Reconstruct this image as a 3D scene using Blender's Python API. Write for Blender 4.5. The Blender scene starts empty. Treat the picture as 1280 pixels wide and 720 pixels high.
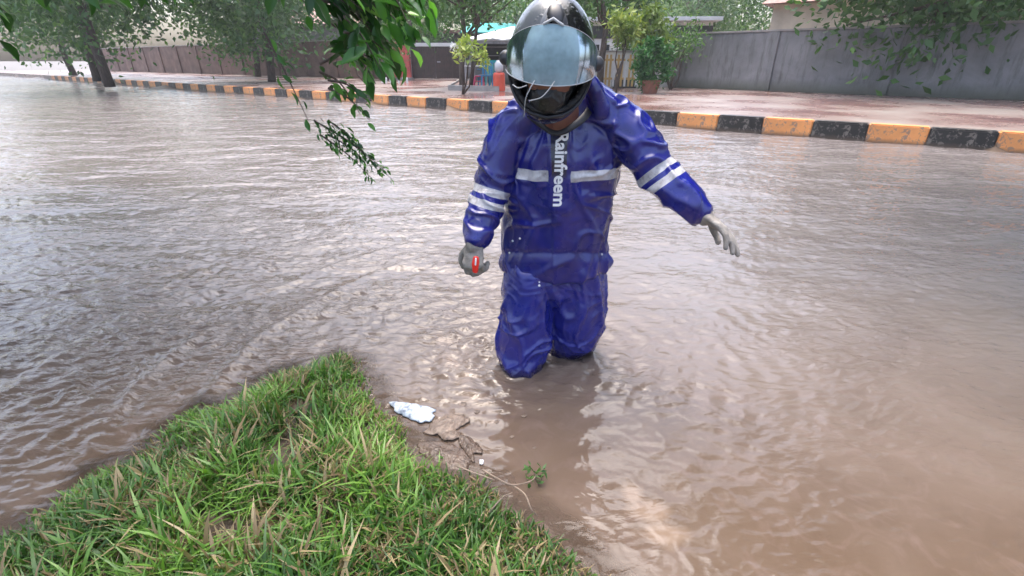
import bpy, bmesh, math, random
import numpy as np
from mathutils import Vector, Matrix
from mathutils import noise as mnoise

random.seed(7)
rng = np.random.default_rng(11)
scene = bpy.context.scene
COL = scene.collection
pi = math.pi
R = math.radians

# ------------------------------------------------------------------ camera geometry
F = 600.0
HC = 1.15
PITCH = math.atan((360 - 76) / F)
CP, SP = math.cos(PITCH), math.sin(PITCH)


def ray(px, py):
    a = (px - 640) / F
    b = (360 - py) / F
    return Vector((a, CP + b * SP, -SP + b * CP))


def P(px, py, Y):
    """world point seen at photo pixel (px,py) at forward distance Y"""
    d = ray(px, py)
    return Vector((0, 0, HC)) + d * (Y / d.y)


def G(px, py, h=0.0):
    """world point where the sight line meets height h"""
    d = ray(px, py)
    t = (h - HC) / d.z
    return Vector((0, 0, HC)) + d * t


def zdepth(p):
    return p[1] * CP + (HC - p[2]) * SP


def W(px, p):
    """metres covered by px photo pixels at point p"""
    return px * zdepth(p) / F


# ------------------------------------------------------------------ noise (numpy)
_perm = rng.permutation(256)
_perm = np.concatenate([_perm, _perm, _perm])
_g3 = rng.normal(size=(256, 3))
_g3 /= np.linalg.norm(_g3, axis=1)[:, None]


def pnoise(x, y, z):
    x = np.asarray(x, float); y = np.asarray(y, float) + 0 * x; z = np.asarray(z, float) + 0 * x
    xi = np.floor(x).astype(int); yi = np.floor(y).astype(int); zi = np.floor(z).astype(int)
    xf = x - xi; yf = y - yi; zf = z - zi
    xi &= 255; yi &= 255; zi &= 255
    u = xf ** 3 * (xf * (xf * 6 - 15) + 10)
    v = yf ** 3 * (yf * (yf * 6 - 15) + 10)
    w = zf ** 3 * (zf * (zf * 6 - 15) + 10)
    res = 0
    for dx in (0, 1):
        for dy in (0, 1):
            for dz in (0, 1):
                h = _perm[_perm[_perm[(xi + dx) & 255] + ((yi + dy) & 255)] + ((zi + dz) & 255)]
                g = _g3[h]
                d = g[..., 0] * (xf - dx) + g[..., 1] * (yf - dy) + g[..., 2] * (zf - dz)
                res = res + d * (u if dx else 1 - u) * (v if dy else 1 - v) * (w if dz else 1 - w)
    return res * 1.6


# ------------------------------------------------------------------ object helpers
def setp(o, label=None, cat=None, group=None, kind=None):
    if label: o['label'] = label
    if cat: o['category'] = cat
    if group: o['group'] = group
    if kind: o['kind'] = kind
    return o


def thing(name, label, cat, loc=(0, 0, 0), rz=0.0, group=None, kind=None):
    o = bpy.data.objects.new(name, None)
    o.empty_display_size = 0.1
    COL.objects.link(o)
    o.location = loc
    o.rotation_euler = (0, 0, rz)
    return setp(o, label, cat, group, kind)


def to_mesh(name, src):
    me = bpy.data.meshes.new(name)
    if isinstance(src, bmesh.types.BMesh):
        src.to_mesh(me); src.free()
    elif isinstance(src, bpy.types.Mesh):
        return src
    else:
        v, f = src[0], src[1]
        me.from_pydata([tuple(q) for q in v], [], [tuple(q) for q in f])
    return me


def part(name, src, m, parent=None, world=True, smooth=False):
    """one mesh object; when parent given and world=True the vertices are in world space"""
    me = to_mesh(name, src)
    o = bpy.data.objects.new(name, me)
    COL.objects.link(o)
    if m is not None:
        me.materials.clear()
        for mm in (m if isinstance(m, (list, tuple)) else [m]):
            me.materials.append(mm)
    if smooth:
        me.polygons.foreach_set('use_smooth', [True] * len(me.polygons))
    if parent is not None:
        o.parent = parent
        if world:
            loc = Vector((0, 0, 0)); q = parent
            while q is not None:
                loc += Vector(q.location); q = q.parent
            me.transform(Matrix.Translation(-loc))
    me.update()
    return o


def solo(name, src, m, loc, label, cat, group=None, kind=None, smooth=False):
    """a thing that is a single mesh; vertices in world space, origin at loc"""
    o = part(name, src, m, None, smooth=smooth)
    o.data.transform(Matrix.Translation(-Vector(loc)))
    o.location = loc
    return setp(o, label, cat, group, kind)


def copy_tree(o, parent=None):
    c = o.copy(); COL.objects.link(c); c.parent = parent
    for ch in list(o.children):
        copy_tree(ch, c)
    return c


def np_mesh(name, V, faces_quads=None, faces_tris=None, attrs=None, smooth=False):
    me = bpy.data.meshes.new(name)
    V = np.asarray(V, dtype=np.float32)
    idx = []; starts = []; tot = 0
    loops = []
    if faces_quads is not None and len(faces_quads):
        fq = np.asarray(faces_quads, dtype=np.int32)
        loops.append(fq.ravel()); starts.append(np.arange(len(fq)) * 4); tot += fq.size
    if faces_tris is not None and len(faces_tris):
        ft = np.asarray(faces_tris, dtype=np.int32)
        loops.append(ft.ravel()); starts.append(tot + np.arange(len(ft)) * 3); tot += ft.size
    loops = np.concatenate(loops); starts = np.concatenate(starts)
    me.vertices.add(len(V)); me.vertices.foreach_set('co', V.ravel())
    me.loops.add(len(loops)); me.loops.foreach_set('vertex_index', loops)
    me.polygons.add(len(starts)); me.polygons.foreach_set('loop_start', starts.astype(np.int32))
    if smooth:
        me.polygons.foreach_set('use_smooth', np.ones(len(starts), dtype=bool))
    if attrs:
        for k, a in attrs.items():
            at = me.attributes.new(k, 'FLOAT', 'POINT')
            at.data.foreach_set('value', np.asarray(a, dtype=np.float32))
    me.update(calc_edges=True)
    me.validate()
    return me


def bx(bm, x0, x1, y0, y1, z0, z1, bevel=0.0, rz=0.0, piv=None):
    r = bmesh.ops.create_cube(bm, size=1.0)
    vs = r['verts']
    for v in vs:
        v.co = Vector(((x0 + x1) / 2 + v.co.x * (x1 - x0), (y0 + y1) / 2 + v.co.y * (y1 - y0), (z0 + z1) / 2 + v.co.z * (z1 - z0)))
    if rz:
        pv = piv if piv is not None else Vector(((x0 + x1) / 2, (y0 + y1) / 2, 0))
        bmesh.ops.rotate(bm, verts=vs, cent=pv, matrix=Matrix.Rotation(rz, 3, 'Z'))
    if bevel:
        es = list({e for v in vs for e in v.link_edges})
        bmesh.ops.bevel(bm, geom=es, offset=bevel, segments=2, affect='EDGES', clamp_overlap=True)


def new_bm():
    return bmesh.new()


def tube_np(pts, radii, n=12, cap=True, squash=None, up=None):
    """lofted tube through pts; radii scalar or (a,b) pairs; returns verts, faces (round caps)"""
    pts = [Vector(p) for p in pts]
    rad = [(r, r) if not isinstance(r, (tuple, list)) else r for r in radii]
    if cap:
        d0 = (pts[0] - pts[1]).normalized(); d1 = (pts[-1] - pts[-2]).normalized()
        np_, nr = [], []
        for a in (85, 60, 30):
            np_.append(pts[0] + d0 * min(rad[0]) * math.sin(R(a))); nr.append((rad[0][0] * math.cos(R(a)), rad[0][1] * math.cos(R(a))))
        np_ += pts; nr += rad
        for a in (30, 60, 85):
            np_.append(pts[-1] + d1 * min(rad[-1]) * math.sin(R(a))); nr.append((rad[-1][0] * math.cos(R(a)), rad[-1][1] * math.cos(R(a))))
        pts, rad = np_, nr
    V, Fc = [], []
    ref = Vector(up) if up is not None else None
    prev = None
    for i, p in enumerate(pts):
        a = pts[max(i - 1, 0)]; b = pts[min(i + 1, len(pts) - 1)]
        t = (b - a).normalized()
        if ref is not None:
            u = ref - t * ref.dot(t)
            if u.length < 1e-4: u = t.orthogonal()
        elif prev is None:
            u = t.orthogonal()
        else:
            u = prev - t * prev.dot(t)
        u.normalize(); prev = u
        w = t.cross(u)
        for k in range(n):
            th = 2 * pi * k / n
            V.append(p + u * math.cos(th) * rad[i][0] + w * math.sin(th) * rad[i][1])
    for i in range(len(pts) - 1):
        for k in range(n):
            k2 = (k + 1) % n
            Fc.append((i * n + k, i * n + k2, (i + 1) * n + k2, (i + 1) * n + k))
    Fc.append(tuple(range(n - 1, -1, -1)))
    Fc.append(tuple((len(pts) - 1) * n + k for k in range(n)))
    return V, Fc


def merge(lst):
    V, Fc = [], []
    for v, f in lst:
        o = len(V); V += list(v); Fc += [tuple(i + o for i in q) for q in f]
    return V, Fc


def tube_bm(bm, pts, radii, n=8, cap=False):
    v, f = tube_np(pts, radii, n, cap)
    vs = [bm.verts.new(q) for q in v]
    for q in f:
        try: bm.faces.new([vs[i] for i in q])
        except ValueError: pass


def catmull(pts, k=6):
    pts = [Vector(p) for p in pts]
    q = [pts[0] * 2 - pts[1]] + pts + [pts[-1] * 2 - pts[-2]]
    out = []
    for i in range(1, len(q) - 2):
        for j in range(k):
            t = j / k
            a, b, c, d = q[i - 1], q[i], q[i + 1], q[i + 2]
            out.append(0.5 * ((2 * b) + (c - a) * t + (2 * a - 5 * b + 4 * c - d) * t * t + (3 * b - a - 3 * c + d) * t ** 3))
    out.append(pts[-1])
    return out


def remeshed(vf, voxel, smooth_it=6, fac=0.5):
    """union of closed shells as one continuous surface"""
    me = bpy.data.meshes.new('tmp')
    me.from_pydata([tuple(q) for q in vf[0]], [], [tuple(q) for q in vf[1]])
    bm = bmesh.new(); bm.from_mesh(me)
    bmesh.ops.recalc_face_normals(bm, faces=bm.faces)
    bm.to_mesh(me); bm.free()
    o = bpy.data.objects.new('tmp', me); COL.objects.link(o)
    m = o.modifiers.new('r', 'REMESH'); m.mode = 'VOXEL'; m.voxel_size = voxel; m.adaptivity = 0
    if smooth_it:
        s = o.modifiers.new('s', 'SMOOTH'); s.factor = fac; s.iterations = smooth_it
    bpy.context.view_layer.update()
    dg = bpy.context.evaluated_depsgraph_get()
    out = bpy.data.meshes.new_from_object(o.evaluated_get(dg))
    bpy.data.objects.remove(o); bpy.data.meshes.remove(me)
    return out


def get_co(me):
    a = np.empty(len(me.vertices) * 3, dtype=np.float32); me.vertices.foreach_get('co', a); return a.reshape(-1, 3).astype(float)


def get_no(me):
    a = np.empty(len(me.vertices) * 3, dtype=np.float32); me.vertices.foreach_get('normal', a); return a.reshape(-1, 3).astype(float)


def set_co(me, c):
    me.vertices.foreach_set('co', c.astype(np.float32).ravel()); me.update()


def set_attr(me, k, a):
    at = me.attributes.new(k, 'FLOAT', 'POINT'); at.data.foreach_set('value', np.asarray(a, dtype=np.float32))


# ------------------------------------------------------------------ materials
class NB:
    def __init__(s, name):
        s.m = bpy.data.materials.new(name); s.m.use_nodes = True
        s.nt = s.m.node_tree; s.nt.nodes.clear()
        s.out = s.n('ShaderNodeOutputMaterial'); s.b = s.n('ShaderNodeBsdfPrincipled')
        s.l(s.b.outputs[0], s.out.inputs[0])

    def n(s, t, **kw):
        x = s.nt.nodes.new(t)
        for k, v in kw.items():
            if k.startswith('i_'): x.inputs[k[2:]].default_value = v
            else: setattr(x, k, v)
        return x

    def l(s, a, b): s.nt.links.new(a, b)

    def ramp(s, fac, stops):
        r = s.n('ShaderNodeValToRGB'); e = r.color_ramp.elements
        while len(e) > 1: e.remove(e[-1])
        for i, (p, c) in enumerate(stops):
            el = e[0] if i == 0 else e.new(p)
            el.position = p; el.color = (*c, 1) if len(c) == 3 else c
        s.l(fac, r.inputs[0]); return r

    def coord(s, scale=(1, 1, 1), kind='Object'):
        tc = s.n('ShaderNodeTexCoord'); mp = s.n('ShaderNodeMapping'); mp.inputs['Scale'].default_value = scale
        s.l(tc.outputs[kind], mp.inputs[0]); return mp.outputs[0]

    def noise(s, vec, scale, detail=4, rough=0.55, dist=0.0):
        t = s.n('ShaderNodeTexNoise'); t.inputs['Scale'].default_value = scale; t.inputs['Detail'].default_value = detail
        t.inputs['Roughness'].default_value = rough; t.inputs['Distortion'].default_value = dist
        s.l(vec, t.inputs['Vector']); return t.outputs['Fac']

    def math(s, op, a, b=None, c=None):
        m = s.n('ShaderNodeMath', operation=op)
        for i, v in enumerate((a, b, c)):
            if v is None: continue
            if isinstance(v, (int, float)): m.inputs[i].default_value = v
            else: s.l(v, m.inputs[i])
        return m.outputs[0]

    def mix(s, fac, a, b, mode='MIX'):
        m = s.n('ShaderNodeMix', data_type='RGBA', blend_type=mode)
        for i, v in ((0, fac), (6, a), (7, b)):
            if isinstance(v, (int, float)): m.inputs[i].default_value = v
            elif isinstance(v, tuple): m.inputs[i].default_value = (*v, 1)
            else: s.l(v, m.inputs[i])
        return m.outputs[2]

    def bump(s, h, strength=0.3, dist=0.01):
        b = s.n('ShaderNodeBump'); b.inputs['Strength'].default_value = strength; b.inputs['Distance'].default_value = dist
        s.l(h, b.inputs['Height']); s.l(b.outputs[0], s.b.inputs['Normal']); return b

    def set(s, **kw):
        for k, v in kw.items():
            k = k.replace('_', ' ')
            inp = s.b.inputs[k]
            if isinstance(v, tuple) and len(v) == 3: inp.default_value = (*v, 1)
            elif isinstance(v, (int, float, tuple)): inp.default_value = v
            else: s.l(v, inp)
        return s


def simple(name, col, rough=0.5, var=0.25, scale=6.0, bump=0.0, bscale=60, metallic=0.0, stretch=(1, 1, 1), spec=0.5):
    b = NB(name)
    v = b.coord(stretch)
    f = b.noise(v, scale, 5, 0.6)
    c1 = tuple(max(0, x * (1 - var)) for x in col); c2 = tuple(min(1, x * (1 + var)) for x in col)
    r = b.ramp(f, [(0.3, c1), (0.7, c2)])
    b.set(Base_Color=r.outputs[0], Metallic=metallic)
    rr = b.ramp(f, [(0.3, (min(1, rough * 1.2),) * 3), (0.7, (rough * 0.8,) * 3)])
    b.l(rr.outputs[0], b.b.inputs['Roughness'])
    b.b.inputs['Specular IOR Level'].default_value = spec
    if bump:
        b.bump(b.noise(v, bscale, 3), bump, 0.01)
    return b.m


def leafmat(name, stops, rough=0.35, trans=0.25):
    b = NB(name)
    a = b.n('ShaderNodeAttribute', attribute_name='rnd')
    r = b.ramp(a.outputs['Fac'], stops)
    b.set(Base_Color=r.outputs[0], Roughness=rough)
    t = b.n('ShaderNodeBsdfTranslucent'); 
    mx = b.mix(1.0, r.outputs[0], (1.3, 1.5, 0.5), 'MULTIPLY')
    b.l(mx, t.inputs[0])
    ms = b.n('ShaderNodeMixShader'); ms.inputs[0].default_value = trans
    b.l(b.b.outputs[0], ms.inputs[1]); b.l(t.outputs[0], ms.inputs[2]); b.l(ms.outputs[0], b.out.inputs[0])
    return b.m


M = {}
M['bark'] = simple('bark', (0.07, 0.05, 0.04), 0.7, 0.4, 8, 0.6, 40, stretch=(3, 3, 0.6))
M['leaf_near'] = leafmat('leaf_near', [(0.0, (0.012, 0.045, 0.010)), (0.5, (0.04, 0.135, 0.028)), (0.85, (0.11, 0.28, 0.06)), (1.0, (0.24, 0.42, 0.12))], 0.3, 0.40)
M['leaf_far'] = leafmat('leaf_far', [(0.0, (0.022, 0.060, 0.018)), (0.6, (0.055, 0.135, 0.035)), (1.0, (0.13, 0.25, 0.06))], 0.5, 0.25)  # far greens brightened to stand for backlit haze
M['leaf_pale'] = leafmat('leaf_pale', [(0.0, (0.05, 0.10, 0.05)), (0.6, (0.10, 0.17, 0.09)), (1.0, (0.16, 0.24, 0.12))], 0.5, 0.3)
M['leaf_yellow'] = leafmat('leaf_yellow', [(0.0, (0.08, 0.14, 0.03)), (0.6, (0.20, 0.28, 0.06)), (1.0, (0.42, 0.45, 0.12))], 0.45, 0.3)
M['leaf_bush'] = leafmat('leaf_bush', [(0.0, (0.01, 0.05, 0.012)), (0.6, (0.03, 0.13, 0.03)), (1.0, (0.08, 0.24, 0.05))], 0.4, 0.25)
M['grass'] = leafmat('grass', [(0.0, (0.020, 0.050, 0.010)), (0.4, (0.048, 0.130, 0.020)), (0.80, (0.165, 0.31, 0.05)), (0.84, (0.13, 0.09, 0.045)), (1.0, (0.33, 0.26, 0.14))], 0.4, 0.25)
M['white_paint'] = simple('white_paint', (0.62, 0.62, 0.62), 0.5, 0.1, 5)
M['concrete'] = simple('concrete', (0.28, 0.26, 0.25), 0.5, 0.25, 3, 0.2)
M['plaster_brown'] = simple('plaster_brown', (0.13, 0.075, 0.06), 0.6, 0.35, 1.5, 0.2)
def stained(name, col):
    b = NB(name); v = b.coord(); v3 = b.coord((3.0, 3.0, .45))
    f = b.noise(v, 1.1, 7, .65, .5); st = b.noise(v3, 2.0, 6, .7)
    c = b.ramp(f, [(.3, tuple(q * .62 for q in col)), (.7, tuple(q * 1.15 for q in col))]).outputs[0]
    c = b.mix(b.ramp(st, [(.50, (0, 0, 0)), (.72, (.75,) * 3)]).outputs[0], c, (.045, .048, .04))
    sx = b.n('ShaderNodeSeparateXYZ'); b.l(v, sx.inputs[0])
    z = b.math('ADD', sx.outputs[2], b.math('MULTIPLY', st, .5))
    c = b.mix(b.ramp(z, [(.30, (.8,) * 3), (.62, (0, 0, 0))]).outputs[0], c, (.07, .075, .05))
    b.set(Base_Color=c, Roughness=.55); b.bump(b.noise(v, 30, 5), .35, .01)
    return b.m


M['plaster_grey'] = stained('plaster_grey', (0.22, 0.22, 0.23))
M['plaster_cream'] = simple('plaster_cream', (0.48, 0.42, 0.33), 0.6, 0.2, 1.2, 0.2)
M['plaster_white'] = simple('plaster_white', (0.62, 0.62, 0.60), 0.6, 0.12, 1.2, 0.2)
M['pink_red'] = simple('pink_red', (0.55, 0.10, 0.09), 0.5, 0.3, 3)
M['gate_brown'] = simple('gate_brown', (0.035, 0.018, 0.016), 0.35, 0.5, 4)
M['dark_metal'] = simple('dark_metal', (0.035, 0.035, 0.04), 0.35, 0.3, 6)
M['grey_metal'] = simple('grey_metal', (0.32, 0.32, 0.34), 0.4, 0.15, 6)
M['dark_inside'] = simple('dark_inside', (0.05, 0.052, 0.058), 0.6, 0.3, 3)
M['teal'] = simple('teal', (0.03, 0.42, 0.40), 0.4, 0.15, 2)
M['canopy_white'] = simple('canopy_white', (0.55, 0.57, 0.60), 0.4, 0.12, 2)
M['blue_plastic'] = simple('blue_plastic', (0.03, 0.22, 0.42), 0.3, 0.1, 3)
M['teal_plastic'] = simple('teal_plastic', (0.02, 0.36, 0.38), 0.3, 0.1, 3)
M['pink_plastic'] = simple('pink_plastic', (0.62, 0.06, 0.14), 0.3, 0.1, 3)
M['orange_red'] = simple('orange_red', (0.62, 0.09, 0.05), 0.35, 0.15, 3)
M['window_glass'] = simple('window_glass', (0.03, 0.035, 0.04), 0.1, 0.2, 2)
M['yellow_wood'] = simple('yellow_wood', (0.50, 0.33, 0.12), 0.5, 0.25, 6)
M['terracotta'] = simple('terracotta', (0.22, 0.09, 0.06), 0.6, 0.2, 6)
M['roof_tile'] = simple('roof_tile', (0.20, 0.10, 0.08), 0.6, 0.3, 4)
def kerb_mat(name, col):
    b = NB(name); v = b.coord(kind='Object')
    f = b.noise(v, 9, 6, 0.7, .6); g_ = b.noise(v, 2.2, 4, 0.6)
    c = b.mix(b.ramp(f, [(.54, (0, 0, 0)), (.58, (.85,) * 3)]).outputs[0], col, (0.20, 0.18, 0.165))
    c = b.mix(b.ramp(g_, [(.35, (.45,) * 3), (.6, (0, 0, 0))]).outputs[0], c, tuple(.55 * q + .02 for q in col))
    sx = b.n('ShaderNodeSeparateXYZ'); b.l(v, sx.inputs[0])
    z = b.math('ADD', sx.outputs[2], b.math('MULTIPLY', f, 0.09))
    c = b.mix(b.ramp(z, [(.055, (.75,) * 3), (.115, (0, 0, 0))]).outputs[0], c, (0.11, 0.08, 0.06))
    b.set(Base_Color=c, Roughness=.4); b.bump(f, .4, .01)
    return b.m


M['kerb_orange'] = kerb_mat('kerb_orange', (0.78, 0.34, 0.12))
M['kerb_black'] = kerb_mat('kerb_black', (0.018, 0.017, 0.018))
M['twig'] = simple('twig', (0.22, 0.17, 0.13), 0.7, 0.4, 30)


def pavement_mat():
    b = NB('wet_red_paving')
    v = b.coord()
    f = b.noise(v, 0.55, 6, 0.6)
    br = b.n('ShaderNodeTexBrick'); b.l(v, br.inputs['Vector'])
    br.inputs['Scale'].default_value = 3.2; br.inputs['Mortar Size'].default_value = 0.015
    br.inputs['Color1'].default_value = (0.23, 0.125, 0.11, 1); br.inputs['Color2'].default_value = (0.17, 0.10, 0.09, 1); br.inputs['Mortar'].default_value = (0.08, 0.06, 0.055, 1)
    c = b.mix(b.ramp(f, [(0.4, (0, 0, 0)), (0.65, (1, 1, 1))]).outputs[0], br.outputs[0], (0.22, 0.19, 0.175))
    rr = b.ramp(f, [(0.35, (0.10,) * 3), (0.6, (0.42,) * 3)])
    b.set(Base_Color=c, Roughness=rr.outputs[0])
    b.bump(br.outputs['Fac'], 0.15, 0.004)
    return b.m


M['paving'] = pavement_mat()


def ground_mat():
    b = NB('ground')
    v = b.coord()
    f1 = b.noise(v, 3.0, 8, 0.65, 0.3); f2 = b.noise(v, 38, 5, 0.7)
    c = b.ramp(f1, [(0.3, (0.055, 0.036, 0.025)), (0.55, (0.10, 0.068, 0.05)), (0.75, (0.15, 0.11, 0.08))])
    c2 = b.mix(b.ramp(f2, [(0.45, (0, 0, 0)), (0.7, (0.7,) * 3)]).outputs[0], c.outputs[0], (0.045, 0.035, 0.022))
    b.set(Base_Color=c2, Roughness=0.4)
    b.bump(f2, 0.7, 0.02)
    return b.m


M['ground'] = ground_mat()


def water_mat():
    b = NB('muddy_water')
    v = b.coord()
    geo = b.n('ShaderNodeAttribute', attribute_name='calm')
    edge = b.n('ShaderNodeAttribute', attribute_name='shore')
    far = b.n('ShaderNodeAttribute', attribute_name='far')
    silt = b.noise(v, 1.3, 6, 0.6, 0.8)
    silt2 = b.noise(v, 9.0, 5, 0.6, 1.2)
    c = b.ramp(silt, [(0.32, (0.092, 0.062, 0.042)), (0.55, (0.128, 0.092, 0.068)), (0.75, (0.155, 0.122, 0.098))])
    c2 = b.mix(b.ramp(silt2, [(0.5, (0, 0, 0)), (0.72, (0.55,) * 3)]).outputs[0], c.outputs[0], (0.16, 0.115, 0.095))
    # lighter out on the road: bright sky reflection put into the colour
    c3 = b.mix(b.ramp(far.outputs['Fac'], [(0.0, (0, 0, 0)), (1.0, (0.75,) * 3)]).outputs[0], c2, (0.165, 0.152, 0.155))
    pale = b.n('ShaderNodeAttribute', attribute_name='pale')
    c4 = b.mix(pale.outputs['Fac'], c3, (0.26, 0.19, 0.14))
    b.set(Base_Color=c4, Roughness=0.07, IOR=1.46)
    # ripples: a few scales, stretched across the view
    v2 = b.coord((1.0, 2.0, 1.0))
    n1 = b.noise(v2, 9, 3, 0.55, 0.6)
    n2 = b.noise(v2, 26, 3, 0.6, 0.9)
    n3 = b.noise(v2, 2.4, 3, 0.5, 0.4)
    vo = b.n('ShaderNodeTexVoronoi', feature='SMOOTH_F1'); vo.inputs['Scale'].default_value = 13; vo.inputs['Smoothness'].default_value = 0.4; b.l(v2, vo.inputs['Vector'])
    h = b.math('ADD', b.math('MULTIPLY', n1, 0.019), b.math('MULTIPLY', n2, 0.0040))
    h = b.math('ADD', h, b.math('MULTIPLY', vo.outputs['Distance'], 0.008))
    h = b.math('ADD', h, b.math('MULTIPLY', n3, b.math('MULTIPLY', far.outputs['Fac'], 0.05)))
    patch = b.ramp(b.noise(b.coord((0.8, 1.6, 1)), 1.1, 3, 0.5, 0.5), [(0.38, (0.30,) * 3), (0.60, (1, 1, 1))])
    h = b.math('MULTIPLY', h, patch.outputs[0])
    h = b.math('MULTIPLY', h, b.math('SUBTRACT', 1.0, b.math('MULTIPLY', geo.outputs['Fac'], 0.86)))
    bp = b.n('ShaderNodeBump'); bp.inputs['Strength'].default_value = 1.0; bp.inputs['Distance'].default_value = 1.0
    b.l(h, bp.inputs['Height']); b.l(bp.outputs[0], b.b.inputs['Normal'])
    # shallow edge: the wet mud underneath shows through
    tr = b.n('ShaderNodeBsdfTransparent')
    gl = b.n('ShaderNodeMixShader')
    b.l(b.math('MULTIPLY', edge.outputs['Fac'], 0.7), gl.inputs[0]); b.l(b.b.outputs[0], gl.inputs[1]); b.l(tr.outputs[0], gl.inputs[2])
    b.l(gl.outputs[0], b.out.inputs[0])
    return b.m


M['water'] = water_mat()


def rain_fabric(name, stripes):
    b = NB(name)
    v = b.coord()
    f = b.noise(v, 7, 5, 0.6, 0.5)
    c = b.ramp(f, [(0.3, (0.0060, 0.0060, 0.098)), (0.6, (0.009, 0.0125, 0.18)), (0.8, (0.016, 0.028, 0.28))])
    fine = b.noise(v, 240, 3, 0.6)
    crk = b.n('ShaderNodeTexNoise', noise_type='RIDGED_MULTIFRACTAL'); crk.inputs['Scale'].default_value = 16; crk.inputs['Detail'].default_value = 3
    mpw = b.coord((1.3, 1.3, 0.8)); b.l(mpw, crk.inputs['Vector'])
    col = c.outputs[0]
    rough = b.ramp(b.noise(v, 12, 4), [(0.35, (0.16,) * 3), (0.65, (0.36,) * 3)]).outputs[0]
    if not stripes:
        col = b.mix(.25, col, (0.02, 0.032, 0.30))
        sx = b.n('ShaderNodeSeparateXYZ'); tcc = b.n('ShaderNodeTexCoord'); b.l(tcc.outputs['Object'], sx.inputs[0])
        zz_ = b.math('ADD', sx.outputs[2], b.math('MULTIPLY', b.noise(v, 22, 3), 0.05))
        band = b.ramp(zz_, [(0.43, (0.85,) * 3), (0.475, (0, 0, 0))])
        col = b.mix(band.outputs[0], col, (0.020, 0.014, 0.022))
    if stripes:
        a = b.n('ShaderNodeAttribute', attribute_name='stripe').outputs['Fac']  # extent of the painted gloss highlight
        m = b.math('GREATER_THAN', a, 0.0)
        white = b.ramp(b.noise(v, 26, 6, .7), [(0.30, (0.20, 0.19, 0.20)), (0.5, (0.42, 0.42, 0.45)), (0.7, (0.54, 0.54, 0.57))])
        col = b.mix(m, col, white.outputs[0])
        pl = b.n('ShaderNodeAttribute', attribute_name='placket').outputs['Fac']
        col = b.mix(b.ramp(pl, [(0.45, (0, 0, 0)), (0.55, (1, 1, 1))]).outputs[0], col, (0.008, 0.008, 0.035))
    b.set(Base_Color=col, Roughness=rough, Specular_IOR_Level=0.6, Coat_Weight=0.22, Coat_Roughness=0.12)
    h = b.math('ADD', b.math('MULTIPLY', crk.outputs['Fac'], 0.0030), b.math('MULTIPLY', fine, 0.0005))
    bp = b.n('ShaderNodeBump'); bp.inputs['Strength'].default_value = 0.8; bp.inputs['Distance'].default_value = 1.0
    b.l(h, bp.inputs['Height']); b.l(bp.outputs[0], b.b.inputs['Normal'])
    return b.m


M['jacket'] = rain_fabric('jacket_fabric', True)
M['trousers'] = rain_fabric('trouser_fabric', False)
M['lining'] = simple('black_lining', (0.012, 0.012, 0.016), 0.5, 0.3, 10)
M['letter'] = simple('letter_white', (0.78, 0.78, 0.80), 0.4, 0.08, 20)
M['glove'] = simple('grey_glove', (0.25, 0.23, 0.21), 0.75, 0.3, 30, 0.5, 220)
M['skin'] = simple('skin', (0.20, 0.085, 0.055), 0.45, 0.15, 12)
M['eye_white'] = simple('eye_white', (0.5, 0.48, 0.45), 0.2, 0.05, 10)
M['mask_cloth'] = simple('black_mask_cloth', (0.014, 0.015, 0.017), 0.33, 0.3, 30, 0.3, 120)
M['strap'] = simple('grey_strap', (0.34, 0.36, 0.38), 0.5, 0.1, 20)
M['red_tag'] = simple('red_plastic', (0.75, 0.03, 0.02), 0.3, 0.15, 30)
M['pad'] = simple('black_padding', (0.02, 0.02, 0.022), 0.8, 0.3, 30, 0.3, 150)


def shell_mat():
    b = NB('helmet_shell')
    v = b.coord()
    f = b.noise(v, 14, 5, 0.6)
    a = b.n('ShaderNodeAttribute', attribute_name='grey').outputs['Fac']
    c = b.mix(b.ramp(a, [(0.45, (0, 0, 0)), (0.55, (1, 1, 1))]).outputs[0], (0.008, 0.008, 0.009), (0.085, 0.095, 0.11))  # grey side patch paints a gloss highlight on the black shell
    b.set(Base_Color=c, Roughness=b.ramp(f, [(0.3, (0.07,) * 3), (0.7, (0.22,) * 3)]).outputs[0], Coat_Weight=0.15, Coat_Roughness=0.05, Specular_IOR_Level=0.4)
    # rain beads
    vo = b.n('ShaderNodeTexVoronoi', feature='F1'); vo.inputs['Scale'].default_value = 75; b.l(v, vo.inputs['Vector'])
    d = b.ramp(vo.outputs['Distance'], [(0.0, (1, 1, 1)), (0.33, (0, 0, 0))])
    b.bump(d.outputs[0], 0.5, 0.002)
    return b.m


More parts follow.
